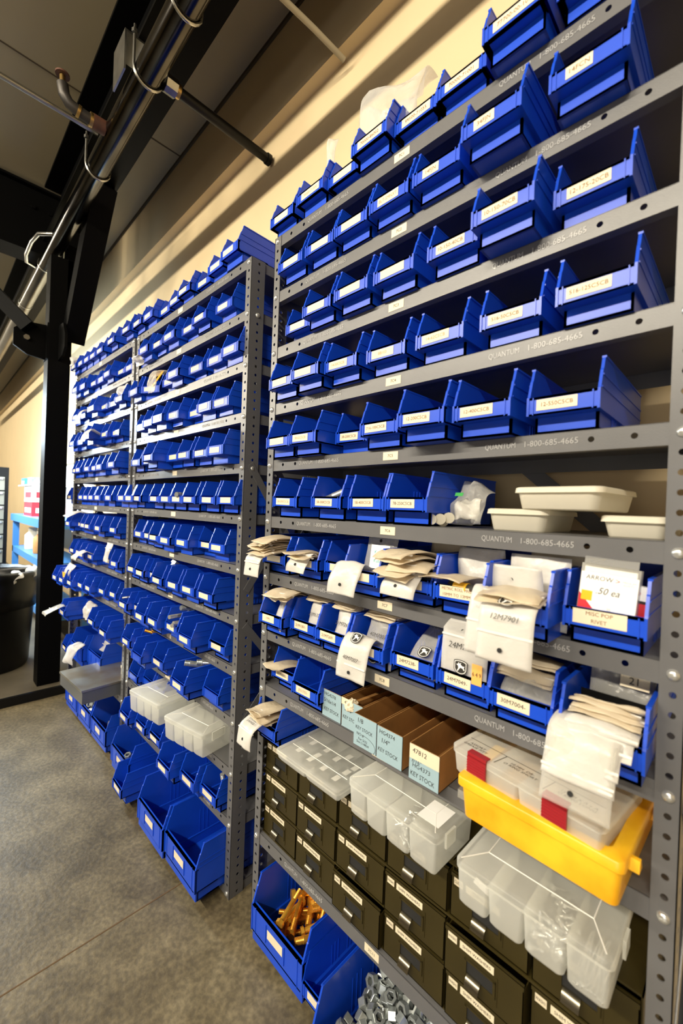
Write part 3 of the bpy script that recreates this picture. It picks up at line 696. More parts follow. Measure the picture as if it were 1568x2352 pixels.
def lipc(key, i): t, x, y, z = ALLBINS[(key, i)]; return x+.0485, y, z+LT
def fan(key, i, n, where, z_off=.006, reach=.075, dz=.0045, w=.074, x_off=0, mat='cream', spread=.012, droop=.010, rise=.02):
    """stack of flat bags lying on the lip and fanning out over the aisle"""
    x, y, z = lipc(key, i)
    names = ['lowest', 'second lowest', 'third lowest', 'fourth lowest', 'fifth lowest', 'sixth lowest', 'seventh lowest', 'eighth lowest', 'ninth lowest']
    for k in range(n):
        q = ('topmost' if k == n-1 else names[k]) if n > 1 else 'only'
        zz = z+z_off+k*dz; rr = reach*(1-.035*k)+rnd.uniform(-.008, .008)
        path = [(y+.10, zz-.026+rise*.3), (y+.05, zz-.002), (y+.012, zz+.002), (y-rr*.5, zz-droop*.2), (y-rr, zz-droop+rnd.uniform(-.003, .004))]
        zip_bag('%s cream zip bag of the fan over %s' % (q, where), x+x_off+rnd.uniform(-spread, spread)*.6, path, w+rnd.uniform(-.008, .006), mat, .0016,
                seal=.80, hole=.90 if k % 2 else None, rz=rnd.uniform(-.15, .15), group='fanned zip bags', shear=rnd.uniform(-.01, .006))
def hang(label, key, i, dx=0, w=.075, drop=.062, inn=.05, mat='white', seal=.80, hole=.90, text=None, tpos=.62, emblem=None, out=.012, up=.012, tsize=.011, ink='ink', shear=0, rz=0, y_in=0, wob=.0016, flip=False, **kw):
    x, y, z = lipc(key, i)
    path = [(y+inn+.02, z-.018), (y+inn*.45, z+up*.55), (y+.004, z+up), (y-out, z-.006), (y-out-.010, z-drop*.55), (y-out-.013, z-drop)]
    return zip_bag(label, x+dx, path, w, mat, .0018, seal, hole, text, tpos, tsize, ink, emblem, rz, 'zip bags hanging over bin fronts', wob, shear=shear, side=-1, flip=flip, **kw)
def stand(label, key, i, dx=0, w=.078, y_in=.03, h=.07, lean=.02, mat='clear', z0=None, seal=None, hole=None, text=None, tpos=.7, tsize=.013, ink='ink', puff=.004, emblem=None, rz=0, wob=.002, **kw):
    x, y, z = lipc(key, i); zb = z-LT+.006 if z0 is None else z0
    path = [(y+y_in-lean*.2, zb), (y+y_in, zb+h*.35), (y+y_in+lean*.5, zb+h*.7), (y+y_in+lean, zb+h)]
    return zip_bag(label, x+dx, path, w, mat, puff, seal, hole, text, tpos, tsize, ink, emblem, rz, 'zip bags standing in bins', wob, side=-1 if False else 1, **kw)
# shelf 7
fan('R7', 0, 7, 'the leftmost bin, seventh shelf down', .010, .060, .0055, .072, spread=.01)
hang('white zip bag hanging below the fan of bags, leftmost bin, seventh shelf', 'R7', 0, -.012, .066, .056, out=.050, up=.004, text=None)
fan('R7', 1, 2, 'the second bin, seventh shelf down', .004, .030, .008, .066, droop=.004)
hang('clear zip bag flopped over front of second bin, seventh shelf', 'R7', 1, -.006, .070, .034, mat='white', seal=.62, hole=.85)
stand('flat clear bag lying in third bin from left, seventh shelf', 'R7', 2, .01, .06, .02, .05, .05)
hang('white zip bag with small round hole draped over fourth bin, seventh shelf', 'R7', 3, -.030, .078, .052, text=None, out=.010, seal=None, hole=.86)
stand('upright clear bag with white and teal printed slip, seventh shelf', 'R7', 3, .008, .082, .055, .115, .01, 'clear', text=None, hole=.93,
      tag_=(.63, .004, .050, .050, ('Kubota\n\nKubota', .010, 'teal'), 'whiteprint'))
fan('R7', 4, 5, 'the fifth bin, seventh shelf down', .006, .045, .010, .082, spread=.014, rise=.03, droop=.012)
hang('white zip bag hanging over front of fifth bin, seventh shelf', 'R7', 4, -.006, .078, .034, out=.022, seal=.66, hole=.86)
stand('cream zip bag standing at the back of fifth bin, seventh shelf', 'R7', 4, .012, .082, .11, .125, .01, 'cream', text=None)
stand('puffed clear bag standing in the roll pins bin, seventh shelf', 'R7', 5, .004, .088, .07, .110, .008, 'white', puff=.012, wob=.004)
fan('R7', 5, 1, 'the roll pins bin, seventh shelf down', .012, .022, .006, .092, droop=.0, x_off=-.012)
x, y, z = lipc('R7', 5)
t = thing('marker_tube', 'dark tube with yellow cap lying in the roll pins bin', 'tube', (x-.012, y+.012, z-.002))
bm = bmesh.new(); tube(bm, [(-.012, .006, 0), (0, 0, 0)], .0085, 14); tube(bm, [(.026, -.004, 0), (.055, -.006, 0)], .0085, 14); link('dark_barrel', mesh('tb', bm, M['ink'], smooth=True), t)
bm = bmesh.new(); tube(bm, [(0, 0, 0), (.026, -.004, 0)], .0095, 14); link('yellow_cap', mesh('tc', bm, M['yellowcap'], smooth=True), t)
# shelf 7, bin 6: crowded bin
stand('rear clear bag standing tallest in the crowded seventh bin, seventh shelf', 'R7', 6, .022, .086, .12, .115, .01, 'cream', hole=.85)
stand('clear bag behind the written bag, crowded seventh bin, seventh shelf', 'R7', 6, .008, .090, .075, .110, .008, 'white', hole=.80, seal=.55)
stand('zip bag reading 12M7052 upside down, crowded bin, seventh shelf', 'R7', 6, -.012, .082, .040, .095, -.008, 'white', text='12M7052', tpos=.45, tsize=.012, hole=.78, seal=.6)
fan('R7', 6, 2, 'the crowded seventh bin, seventh shelf down', .006, .034, .007, .090, x_off=-.012, droop=.004)
hang('clear grey zip bag hanging at left front of crowded bin, seventh shelf', 'R7', 6, -.030, .060, .082, 'white' and .05, 'white', seal=.72, hole=None, out=.010)
hang('big white zip bag with black emblem hanging from crowded bin, seventh shelf', 'R7', 6, .006, .078, .080, mat='white', seal=.78, hole=.90, emblem=.545, text='12M7901', tpos=.66, out=.028, up=.006)
# rivet pack in the last bin
x, y, z = lipc('R7', 7)
def card_face(bm, x0, x1, z0, z1, y, mi): 
    f = bm.faces.new([bm.verts.new(p) for p in ((x0, y, z0), (x1, y, z0), (x1, y, z1), (x0, y, z1))]); f.material_index = mi
t = thing('rivet_pack', 'white and red hanging rivet pack with price written in marker', 'package', (x-.0345, y+.014, z-.008), 0)
t.rotation_euler = (-.10, .06, 0)
bm = bmesh.new(); box(bm, 0, .068, -.001, 0, 0, .058)
f = bm.faces.new([bm.verts.new(p) for p in ((0, -.0012, .005), (.022, -.0012, .005), (.011, -.0012, .017), (0, -.0012, .029))]); f.material_index = 1
card_face(bm, 0, .068, 0, .005, -.0012, 2); card_face(bm, .003, .0165, .0185, .032, -.0014, 3)
add_text(bm, 'ARROW', .0088, (.0225, -.001, .051), (1, 0, 0), (0, 0, 1), 2, width=.037, shear=.1); add_text(bm, '>', .0105, (.0445, -.001, .0505), (1, 0, 0), (0, 0, 1), 1)
add_text(bm, '.50 ea', .013, (.034, -.001, .034), (1, 0, -.0), (0, 0, 1), 2, width=.028, shear=.3)
add_text(bm, 'MEDIUM\nRIVETS', .0042, (.0575, -.001, .049), (1, 0, 0), (0, 0, 1), 4); add_text(bm, '50', .005, (.038, -.001, .011), (1, 0, 0), (0, 0, 1), 4)
add_text(bm, 'ALUMINUM', .0046, (.024, -.0013, .0026), (1, 0, 0), (0, 0, 1), 0, width=.022)
link('printed_card', mesh('card', bm, [M['whiteprint'], M['redprint'], M['ink'], M['yellowcap'], M['greyink']]), t)
bm = bmesh.new(); box(bm, -.001, .069, .0005, .016, .0, .070); link('clear_blister', mesh('bl', bm, film('blister', (.9, .88, .8), .35, .12, 0), bev=.004), t)
bm = bmesh.new(); box(bm, .002, .066, -.0012, -.0004, .070, .082); box(bm, .003, .065, .0012, .012, .058, .066, 1); link('hang_tab', mesh('ht', bm, [film('tab_film', (.9, .9, .88), .22, .1, 0), M['whiteprint']], bev=.0003), t)
t = thing('rivet_pack', 'small red and white package standing right of the rivet pack', 'package', (x+.0345, y+.030, z-.014))
t.rotation_euler = (0, .08, 0)
bm = bmesh.new(); box(bm, -.012, .008, 0, .010, 0, .050); card_face(bm, -.012, .008, 0, .027, -.0003, 1); card_face(bm, -.0120, .0078, .027, .031, -.0003, 2)
add_text(bm, 'P', .014, (-.004, 0, .038), (1, 0, 0), (0, 0, 1), 1); link('printed_box', mesh('rb', bm, [M['whiteprint'], M['redprint'], M['ink']]), t)
# shelf 8
for k in range(3):
    x, y, z = lipc('R8', 0)
    zip_bag(['lowest', 'middle', 'topmost'][k]+' cream zip bag heaped across leftmost bin, eighth shelf', x+.006+.006*k, [(y+.11, z+.03), (y+.07, z+.043+.006*k), (y+.03, z+.05+.007*k), (y+.0-.01*k, z+.040+.007*k)], .082, 'cream', .002, seal=.8, rz=rnd.uniform(-.2, .2), group='heaped zip bags')
stand('white paper-filled bag standing in leftmost bin, eighth shelf', 'R8', 0, .006, .046, .028, .080, .02, 'white', seal=.9)
for i, lab, txt in ((1, 'second', '21M1301'), (2, 'third', '21M7269'), (3, 'fourth', '40M7007')):
    for k in range(2 if i != 3 else 3):
        x, y, z = lipc('R8', i)
        zip_bag(['lower', 'upper', 'topmost'][k]+' cream zip bag heaped across %s bin, eighth shelf' % lab, x+.004+.005*k, [(y+.12, z+.028), (y+.085, z+.048+.006*k), (y+.055, z+.054+.007*k), (y+.035, z+.046+.007*k)], .080, 'cream', .002, seal=.8, rz=rnd.uniform(-.12, .12), group='heaped zip bags')
    stand('clear zip bag reading %s standing in %s bin, eighth shelf' % (txt, lab), 'R8', i, .012, .062 if i != 3 else .078, .03, .088, .02, 'white' if i != 3 else 'clear', text=txt, tpos=.66, tsize=.0115, puff=.006, emblem=.2 if i == 3 else None)
hang('silver zip bag with black emblem hanging over fourth bin, eighth shelf', 'R8', 3, -.014, .078, .072, text='40M7007', tpos=.74, emblem=.50, seal=.82, hole=.91, out=.014)
stand('clear bag with dark emblem lying inside 24M7238 bin, eighth shelf', 'R8', 4, .014, .066, .024, .075, .07, 'clear', z0=Z8+.02, emblem=.35, text='24M7238', tpos=.9, tsize=.010)
stand('zip bag reading 24M7049 with orange slip, standing in its bin', 'R8', 5, .0, .086, .006, .108, .004, 'pale', z0=Z8+.036, text='24M7049', tpos=.60, tsize=.0145, seal=.74, hole=.84, emblem=.28, wob=.0007, puff=.0025, tag_=(.24, .028, .018, .034, ('6 4 9', .010, 'ink'), 'orangetag'))
for k in range(2):
    x, y, z = lipc('R8', 6)
    zip_bag(['lower', 'upper'][k]+' rear cream zip bag lying across 30M7004 bin, eighth shelf', x, [(y+.12, z+.03), (y+.085, z+.040+.004*k), (y+.060, z+.040+.005*k), (y+.045, z+.036+.006*k)], .088, 'cream', .002, seal=.8, group='heaped zip bags')
    zip_bag(['lower', 'upper'][k]+' front cream zip bag lying across 30M7004 bin, eighth shelf', x-.004, [(y+.095, z+.008), (y+.060, z+.022+.004*k), (y+.035, z+.024+.005*k), (y+.022, z+.018+.005*k)], .086, 'cream', .002, seal=.8, hole=.9 if k else None, group='heaped zip bags')
stand('clear zip bag with marker writing at back of 30M7004 bin', 'R8', 6, .004, .082, .075, .07, .006, 'clear', z0=Z8+.02, text='30M7004', tpos=.8, tsize=.011)
x, y, z = lipc('R8', 6)
t = zip_bag('dark shiny bag of washers low in 30M7004 bin, eighth shelf', x+.004, [(y+.016, Z8+.030), (y+.018, Z8+.052), (y+.03, Z8+.066), (y+.05, Z8+.074)], .078, 'clear', .008, group='zip bags standing in bins')
# shelf 8 last bin: black divider, fan of tan bags, white bags hanging far out
x, y, z = lipc('R8', 7)
t = thing('bin_divider', 'black plastic divider upright in the last bin, eighth shelf', 'divider', (x, y+.075, Z8+.006)); bm = bmesh.new(); box(bm, -.040, .040, 0, .002, 0, .076); link('divider_plate', mesh('dv', bm, M['black']), t)
zip_bag('clear bag with cream slip standing behind black divider, eighth shelf', x+.006, [(y+.09, Z8+.04), (y+.092, Z8+.07), (y+.10, Z8+.095), (y+.105, Z8+.115)], .078, 'clear', .004, hole=.45, tag_=(.82, .016, .034, .018, ('21', .014, 'ink'), 'card'))
for k in range(4):
    q = ['lowest', 'second', 'third', 'topmost'][k]
    zip_bag('%s tan zip bag of the fan in last bin, eighth shelf' % q, x+.0+.003*(k % 2), [(y+.075, z+.0), (y+.045, z+.016+.003*k), (y+.022, z+.022+.005*k), (y+.002+.006*k, z+.020+.0055*k)], .080, 'cream', .002, seal=.86, rz=rnd.uniform(-.08, .08), group='fanned zip bags')
for k, (dx, ye, ze, w, tx) in enumerate(((.003, -.012, .010, .080, None), (-.001, -.022, -.012, .081, '24H1287'), (-.012, -.032, -.034, .082, None), (-.014, -.040, -.052, .081, None), (-.014, -.046, -.082, .078, None))):
    q = ['innermost', 'second', 'third', 'fourth', 'outermost'][k]
    path = [(y+.07, z-.020), (y+.035, z+.006-.002*k), (y+.004, z+.014-.003*k), (y-.006-.004*k, z+.008-.003*k), (y+ye*.75, z+ze*.55+.002), (y+ye, z+ze)]
    zip_bag('%s white zip bag hanging out over the last bin, eighth shelf' % q, x+dx, path, w, 'white' if k < 4 else 'clear', .0022, .93 if k < 4 else .80, .90 if k == 4 else None, tx, .58, .013, 'greyink', None, 0, 'zip bags hanging over bin fronts', .0016, side=-1)
# shelf 9 and cabinet-top bin
fan('R9', 0, 1, 'the leftmost bin, ninth shelf down', .004, .022, .004, .072, droop=.002, x_off=-.012)
fan('RC', 0, 4, 'the bin on the drawer cabinet', .012, .034, .009, .058, rise=.035, droop=-.006)
hang('white zip bag with faint writing hanging from bin on drawer cabinet', 'RC', 0, -.024, .066, .052, text='51M7042\nSPRINGS', tpos=.60, tsize=.0085, out=.034, seal=.74, hole=.88, up=.008)
# loose bags on top shelves
def loose(label, pts, w, mat, puff=.012, wob=.006, **kw): return zip_bag(label, pts[0][0], [(p[1], p[2]) for p in pts], w, mat, puff, wob=wob, group='loose plastic bags', **kw)
Z1 = zk(1)+.56*I
loose('big crumpled clear bag bulging above the fourth bin on top shelf', [(.345, .03, Z1+.045), (.345, .03, Z1+.11), (.345, .04, Z1+.17), (.345, .06, Z1+.20), (.345, .10, Z1+.20)], .165, 'clear', .020, .010)
loose('twisted clear bag standing in the second bin on top shelf', [(.15, .04, Z1+.05), (.15, .045, Z1+.12), (.15, .05, Z1+.20)], .04, 'clear', .010, .006)
loose('small clear bag poking left from the second bin on top shelf', [(.105, .02, Z1+.05), (.10, .03, Z1+.075), (.09, .04, Z1+.09)], .05, 'clear', .008, .006)
loose('clear bag leaning in the third bin on top shelf', [(.255, .05, Z1+.05), (.255, .055, Z1+.085), (.255, .065, Z1+.12)], .06, 'clear', .006, .004)
def mbag(label, key, i, mat='pale', w=.06, drop=.04, dx=0, out=.012, up=.012, **kw): return hang(label, key, i, dx, w, drop, mat=mat, out=out, up=up, seal=kw.pop('seal', .75), hole=None, **kw)
loose('pale bag tip sticking up behind last bin, top of middle shelving unit', [(-.235, .06, Z1+.05), (-.235, .07, Z1+.10), (-.235, .08, Z1+.145)], .04, 'pale', .006, .004)
loose('clear crumpled bag on fourth bin, top of middle shelving unit', [(-.62, .03, Z1+.05), (-.62, .04, Z1+.09), (-.62, .05, Z1+.115)], .11, 'clear', .012, .008)
loose('white crumpled bag at leftmost bin, top of farthest shelving unit', [(-1.93, -.06, Z1+.05), (-1.93, -.055, Z1+.075), (-1.93, -.04, Z1+.10)], .07, 'pale', .014, .008)
Z3 = zk(3)+.56*I
loose('large white paper bag rising from rightmost bin, third shelf, farthest shelving unit', [(-1.165, -.02, Z3+.045), (-1.165, -.02, Z3+.08), (-1.165, -.005, Z3+.115)], .07, 'pale', .014, .006)
loose('white bag wisp rising from fourth bin, third shelf, farthest shelving unit', [(-1.36, -.01, Z3+.04), (-1.36, 0, Z3+.08), (-1.36, .01, Z3+.105)], .05, 'pale', .01, .005)
mbag('white bag drooping over the second bin, third shelf, farthest shelving unit', 'L3', 1, drop=.07, w=.08, dx=.04, out=.02)
mbag('white bag hanging over third bin, fourth shelf, farthest shelving unit', 'L4', 2, drop=.05, w=.08, dx=.06)
mbag('white bag hanging from third bin, eighth shelf, farthest shelving unit', 'L8', 2, drop=.03, w=.09, dx=.05, out=.03)
Z7_ = zk(7)+.56*I
loose('white zip bag folded over leftmost bin, seventh shelf, farthest shelving unit', [(-1.80, .02, Z7_+.095), (-1.80, -.03, Z7_+.11), (-1.80, -.07, Z7_+.10), (-1.80, -.10, Z7_+.08)], .10, 'pale', .003, .003)
Z8_ = zk(8)+.56*I
loose('clear zip bag standing up from fifth bin, eighth shelf, farthest shelving unit', [(-1.235, -.05, Z8_+.04), (-1.235, -.045, Z8_+.08), (-1.235, -.03, Z8_+.13)], .07, 'pale', .004, .003, seal=.7)
Z9_ = zk(9)+.56*I
loose('grey bag with yellow patch over the leftmost bins, ninth shelf', [(-1.72, -.10, Z9_+.05), (-1.72, -.10, Z9_+.09), (-1.72, -.07, Z9_+.125)], .12, 'pale', .004, .003, tag_=(.25, .0, .06, .03, None, 'yellowcap'))
mbag('clear zip bag hanging left from first bin, tenth shelf, farthest shelving unit', 'L10', 0, drop=.02, w=.08, dx=-.02, out=.06, up=.02, mat='clear')
Z10_ = zk(10)+.56*I
loose('bunched white bag between bins on tenth shelf, farthest shelving unit', [(-1.455, -.06, Z10_+.03), (-1.455, -.06, Z10_+.07), (-1.455, -.03, Z10_+.105)], .09, 'pale', .010, .008)
loose('white cloudy bag spilling from the large bin beside grey metal box', [(-1.60, -.04, Z10+.11), (-1.60, -.085, Z10+.10), (-1.60, -.105, Z10+.06), (-1.60, -.11, Z10+.025)], .09, 'pale', .010, .008)
loose('folded clear bag lying in large bin behind grey metal box', [(-1.50, .03, Z10+.08), (-1.50, .05, Z10+.12), (-1.50, .08, Z10+.15)], .12, 'pale', .008, .006, seal=.4)
Z3m = zk(3)+.56*I
loose('yellow bag of parts drooping between bins, third shelf, middle shelving unit', [(-.772, .02, Z3m+.10), (-.768, -.02, Z3m+.085), (-.765, -.035, Z3m+.05), (-.765, -.038, Z3m+.004)], .050, 'clear', .006, .004, tag_=(.45, 0, .030, .085, None, 'yellowcap'))
loose('white bag under leftmost bin, second shelf, middle shelving unit', [(-.93, -.02, zk(2)+.56*I+.002), (-.93, -.03, zk(2)+.56*I+.02), (-.93, -.05, zk(2)+.56*I+.03)], .09, 'pale', .006, .004)
loose('small packet of screws lying in large bin, bottom of middle shelving unit', [(-.84, .03, ZB+.07), (-.84, .045, ZB+.10), (-.84, .07, ZB+.125)], .07, 'pale', .006, .004)

# ------------------------------------------------------------ key stock boxes on shelf nine
def key_box(x0, x1, y0, ln, h, lines, label, rz=0, extra=None):
    w = x1-x0; t = thing('key_stock_box', label, 'box', (x0, y0, Z9), rz, 'key stock boxes'); th = .0016
    bm = bmesh.new(); box(bm, 0, w, .0006, ln, 0, th); box(bm, 0, th, .0006, ln, 0, h); box(bm, w-th, w, .0006, ln, 0, h); box(bm, 0, w, ln-th, ln, 0, h); box(bm, 0, w, .0006, th, 0, h)
    link('kraft_tray', mesh('kt', bm, M['kraft']), t)
    bm = bmesh.new(); box(bm, .0004, w-.0004, 0, .0006, .0005, h-.0004)
    for tx, sz, px, pz, wd in lines: add_text(bm, tx, sz, (px*w, 0, pz*h), (1, 0, -.04), (.0, 0, 1), 1, width=wd*w, shear=.05)
    if extra: extra(bm, w, h)
    link('front_card', mesh('fc', bm, [M['bluecard'], M['ink'], M['card']]), t)
    return t
KS = 'KEY STOCK'
key_box(.236, .297, .007, .265, .062, [('HG4378', .011, .40, .84, .62), ('5/16x1/4', .012, .40, .60, .64), (KS, .011, .50, .28, .78)], 'grey-blue fronted key stock box reading HG4378, leftmost of five')
def tape2(bm, w, h): box(bm, -.001, w*.45, -.0008, -.0001, h*.80, h*1.04, 2); add_text(bm, '47', .010, (w*.22, -.0009, h*.9), (1, 0, 0), (0, 0, 1), 1)
key_box(.3015, .3625, .005, .265, .062, [('5/16"', .012, .34, .66, .6), (KS, .011, .46, .36, .8)], 'grey-blue key stock box with torn tape, second of five', 0, tape2)
def circ3(bm, w, h):
    pts = [(w*(.45+.52*math.cos(a)), h*(.15+.26*math.sin(a))) for a in [-.55+2.3*k/16 for k in range(17)]]
    for a, b in zip(pts[:-1], pts[1:]):
        d = Vector((b[0]-a[0], 0, b[1]-a[1])).normalized(); n = Vector((-d.z, 0, d.x))*.0004
        q = [Vector((p[0], -.0003, p[1])) for p in (a, b)]
        bm.faces.new([bm.verts.new(v) for v in (q[0]-n, q[1]-n, q[1]+n, q[0]+n)]).material_index = 1
key_box(.368, .4285, -.027, .265, .064, [('1/8', .013, .28, .83, .5), (KS, .010, .46, .58, .74), ('NO #', .008, .30, .40, .5), ('For 5/32\nSee L14834', .007, .42, .20, .72)], 'grey-blue key stock box reading 1/8 with circled note', 0, circ3)
key_box(.4315, .4925, -.029, .265, .064, [('HG4374', .011, .40, .84, .66), ('1/4"', .013, .34, .60, .5), (KS, .011, .45, .30, .78)], 'grey-blue key stock box reading HG4374, fourth of five')
def tape5(bm, w, h): box(bm, .001, w+.0003, -.0009, -.0001, h*.60, h*1.0, 2); add_text(bm, '47812', .012, (w*.36, -.0010, h*.84), (1, 0, -.04), (0, 0, 1), 1, shear=.1)
key_box(.5105, .5725, -.032, .265, .064, [('3/16"', .010, .25, .55, .5), ('HG4373', .011, .42, .42, .62), (KS, .012, .46, .17, .8)], 'grey-blue key stock box with cream 47812 tape, rightmost of five', 0, tape5)
t = thing('key_bar', 'loose steel key bar lying in the second key stock box', 'steel bar', (.318, .03, Z9+.045), 0); t.rotation_euler = (.0, .0, -.08)
bm = bmesh.new(); box(bm, 0, .009, 0, .2, 0, .009); link('bar', mesh('bar', bm, M['kraft'], bev=.0006), t)
t = thing('paper_wad', 'crumpled cream paper stuffed in the second key stock box', 'paper', (.325, .012, Z9+.050)); bm = bmesh.new(); bmesh.ops.create_icosphere(bm, subdivisions=3, radius=.016)
for v in bm.verts: v.co *= rnd.uniform(.75, 1.1)
link('wad', mesh('wad', bm, M['card']), t)
t = thing('metal_clip', 'small bright metal block on the shelf beside the yellow tray', 'metal block', (.598, -.012, Z9)); bm = bmesh.new(); box(bm, 0, .016, 0, .02, 0, .014); link('block', mesh('blk', bm, M['zinc'], bev=.001), t)

# ------------------------------------------------------------ yellow tray and the utility box on it
t = thing('parts_tray', 'grubby yellow plastic tray sticking out under the red-latched box', 'tray', (.620, -.046, Z9), -.030)
bm = bmesh.new(); w, d, h, th = .220, .255, .064, .003
def rr(x0, x1, y0, y1, r, n=5):
    out = []
    for cx, cy, a0 in ((x1-r, y1-r, 0), (x0+r, y1-r, PI/2), (x0+r, y0+r, PI), (x1-r, y0+r, 1.5*PI)):
        for k in range(n+1): a = a0+PI/2*k/n; out.append((cx+r*math.cos(a), cy+r*math.sin(a)))
    return out
def loft(bm, secs, mi=0, cap0=True, cap1=True):
    R = [[bm.verts.new((x, y, z)) for x, y in pr] for pr, z in secs]
    for a, b in zip(R[:-1], R[1:]):
        n = len(a)
        for k in range(n): bm.faces.new((a[k], a[(k+1) % n], b[(k+1) % n], b[k])).material_index = mi
    if cap0: bm.faces.new(R[0][::-1]).material_index = mi
    if cap1: bm.faces.new(R[-1]).material_index = mi
loft(bm, [(rr(.004, w-.004, .004, d, .010), 0), (rr(.0, w, .0, d, .010), h-.017), (rr(.0, w, .0, d, .010), h-.016), (rr(-.005, w+.004, -.006, d, .010), h-.014), (rr(-.005, w+.004, -.006, d, .010), h-.002), (rr(-.003, w+.002, -.004, d, .009), h),
          (rr(.014, w-.014, .014, d-.01, .008), h), (rr(.017, w-.017, .017, d-.012, .008), h-.022)])
link('tray_body', mesh('yt', bm, M['yellow'], smooth=True, ang=50), t)
bm = bmesh.new()
for y in (.022, .15):
  bm = bmesh.new(); prism_x(bm, [(y, h-.020), (y+.016, h-.020), (y+.010, h-.006), (y+.004, h-.006)], w+.001, w+.014)
  link('stack_lug', mesh('lug', bm, M['yellow'], bev=.002), t)
def clear_box(label, loc, rz, w, d, h, divs, lid_h=.013, ridge=True, feet=True, latch=None, name='organizer_box', lidm='milkylid', bodym='milky', ycut=None):
    t = thing(name, label, 'organizer box', loc, rz, None); r = .012
    bm = bmesh.new(); zb = h-lid_h; xs = [0]+[w*q for q in divs]+[w]
    # compartments bulge separately along the front like moulded cups
    for a, b in zip(xs[:-1], xs[1:]):
        loft(bm, [(rr(a+.006, b-.006, .007, d-.007, .006), 0.0), (rr(a+.002, b-.002, .002, d-.002, .006), .007), (rr(a+.0002, b-.0002, .0, d, .0035), zb)], cap1=False)
    bmesh.ops.recalc_face_normals(bm, faces=bm.faces)
    link('compartment_body', mesh('cb', bm, M[bodym], smooth=True, ang=50), t)
    bm = bmesh.new(); e = .004
    loft(bm, [(rr(-e, w+e, -e, d+e, r), zb), (rr(-e, w+e, -e, d+e, r), h-.003), (rr(-e+.003, w+e-.003, -e+.003, d+e-.003, r-.001), h)], cap0=False)
    link('lid', mesh('lid', bm, M[lidm], smooth=True, ang=50), t)
    if ridge:
        bm = bmesh.new(); a, b = .030, w-.030; y1 = d*.36
        for p, q in (((0.004, 0.004), (a, y1)), ((a, y1), (b, y1)), ((b, y1), (w-.006, .006)), ((a, y1), (a, d-.004)), ((b, y1), (b, d-.004))):
            tube(bm, [(p[0], p[1], h), (q[0], q[1], h)], .0009, 6)
        link('lid_ridge', mesh('rg', bm, M['seal']), t)
    if latch:
        bm = bmesh.new()
        for lx, lw in latch: box(bm, w+e, w+e+.004, lx, lx+lw, zb-.014, h-.003)
        link('latch_tab', mesh('lt', bm, M[lidm], bev=.0015), t)
    return t
UB = clear_box('clear utility box with red latches resting on the yellow tray', (.598, -.030, Z9+.050), -.125, .222, .165, .050, [.25, .5, .75], .012, False)
for x in (.030, .150):
    bm = bmesh.new(); n = 6
    box(bm, x, x+.033, -.0065, -.004, .020, .047)
    for k in range(n): box(bm, x, x+.033, -.0078, -.0062, .0215+k*.0042, .0238+k*.0042)
    box(bm, x, x+.033, -.0065, .006, .0455, .052)
    link('red_latch', mesh('rl', bm, M['red'], bev=.0006), UB)
bm = bmesh.new()
for (tx, x, y, s) in (('ASSORT\nGREASE FITT', .030, .018, .0075), ('10 MM  DR-\nO RING SHORT', .105, .020, .0075), ('12 MM X A x A\nO RING LONG', .185, .020, .0075)):
    add_text(bm, tx, s, (x, y, .0505), (1, 0, 0), (0, 1, 0), 0, width=.058, shear=.2)
for p, q in (((.008, .036), (.214, .036)), ((.070, .004), (.074, .036)), ((.145, .004), (.149, .036))):
    a = Vector((*p, .0506)); b = Vector((*q, .0506)); dd = (b-a).normalized(); n = Vector((-dd.y, dd.x, 0))*.0006
    bm.faces.new([bm.verts.new(v) for v in (a-n, b-n, b+n, a+n)])
link('marker_writing', mesh('mw', bm, M['ink']), UB)

# ------------------------------------------------------------ clear boxes on the cabinet, the flat organiser
B1 = clear_box('scuffed clear compartment box left of two on the olive drawer cabinet', (.368, -.033, ZCAB), -.025, .208, .125, .075, [.22, .46, .72], .014, latch=[(.02, .03)])
bm = bmesh.new(); box(bm, .155, .200, .018, .075, .0752, .0756); link('paper_label', mesh('pl', bm, M['whiteprint']), B1)
B2 = clear_box('large clear compartment box at right on the olive drawer cabinet', (.621, -.047, ZCAB), .0, .211, .130, .073, [.24, .49, .755], .013, latch=[(.045, .026)])
F1 = clear_box('flat clear organiser tray with dark dividers on the drawer cabinet', (.121, -.034, ZCAB), .0, .214, .155, .029, [.5], .010, False)
bm = bmesh.new()
for x in (.060, .107, .154): box(bm, x-.0007, x+.0007, .030, .150, .004, .020)
for x0 in (.012, .062, .109, .156):
    for y in (.062, .088, .115): box(bm, x0, x0+.044, y, y+.001, .004, .018)
link('dark_divider', mesh('dd', bm, M['steel']), F1)
bm = bmesh.new()
for x, y in ((.030, .050), (.030, .095), (.078, .045), (.078, .066), (.078, .100), (.125, .045), (.120, .092), (.135, .118), (.170, .040), (.172, .072), (.175, .098)):
    box(bm, x-.007, x+.007, y-.010, y+.010, .0182, .0186)
link('white_slip', mesh('ws', bm, M['whiteprint']), F1)
bm = bmesh.new()
for y in (.042, .094): tube(bm, [(.012, y, .0292), (.202, y, .0292)], .0009, 6)
link('lid_ridge', mesh('lr', bm, M['seal']), F1)

# boxes low on the middle unit
Z11 = zk(11)+.56*I
clear_box('clear lidded box, left one of two low on middle shelving unit', (-.712, -.098, Z11), .165, .196, .150, .078, [.25, .5, .75], .014)
clear_box('clear lidded box nearer the post, low on middle shelving unit', (-.437, -.079, Z11), .19, .200, .125, .077, [.25, .5, .75], .014, latch=[(.03, .05)])
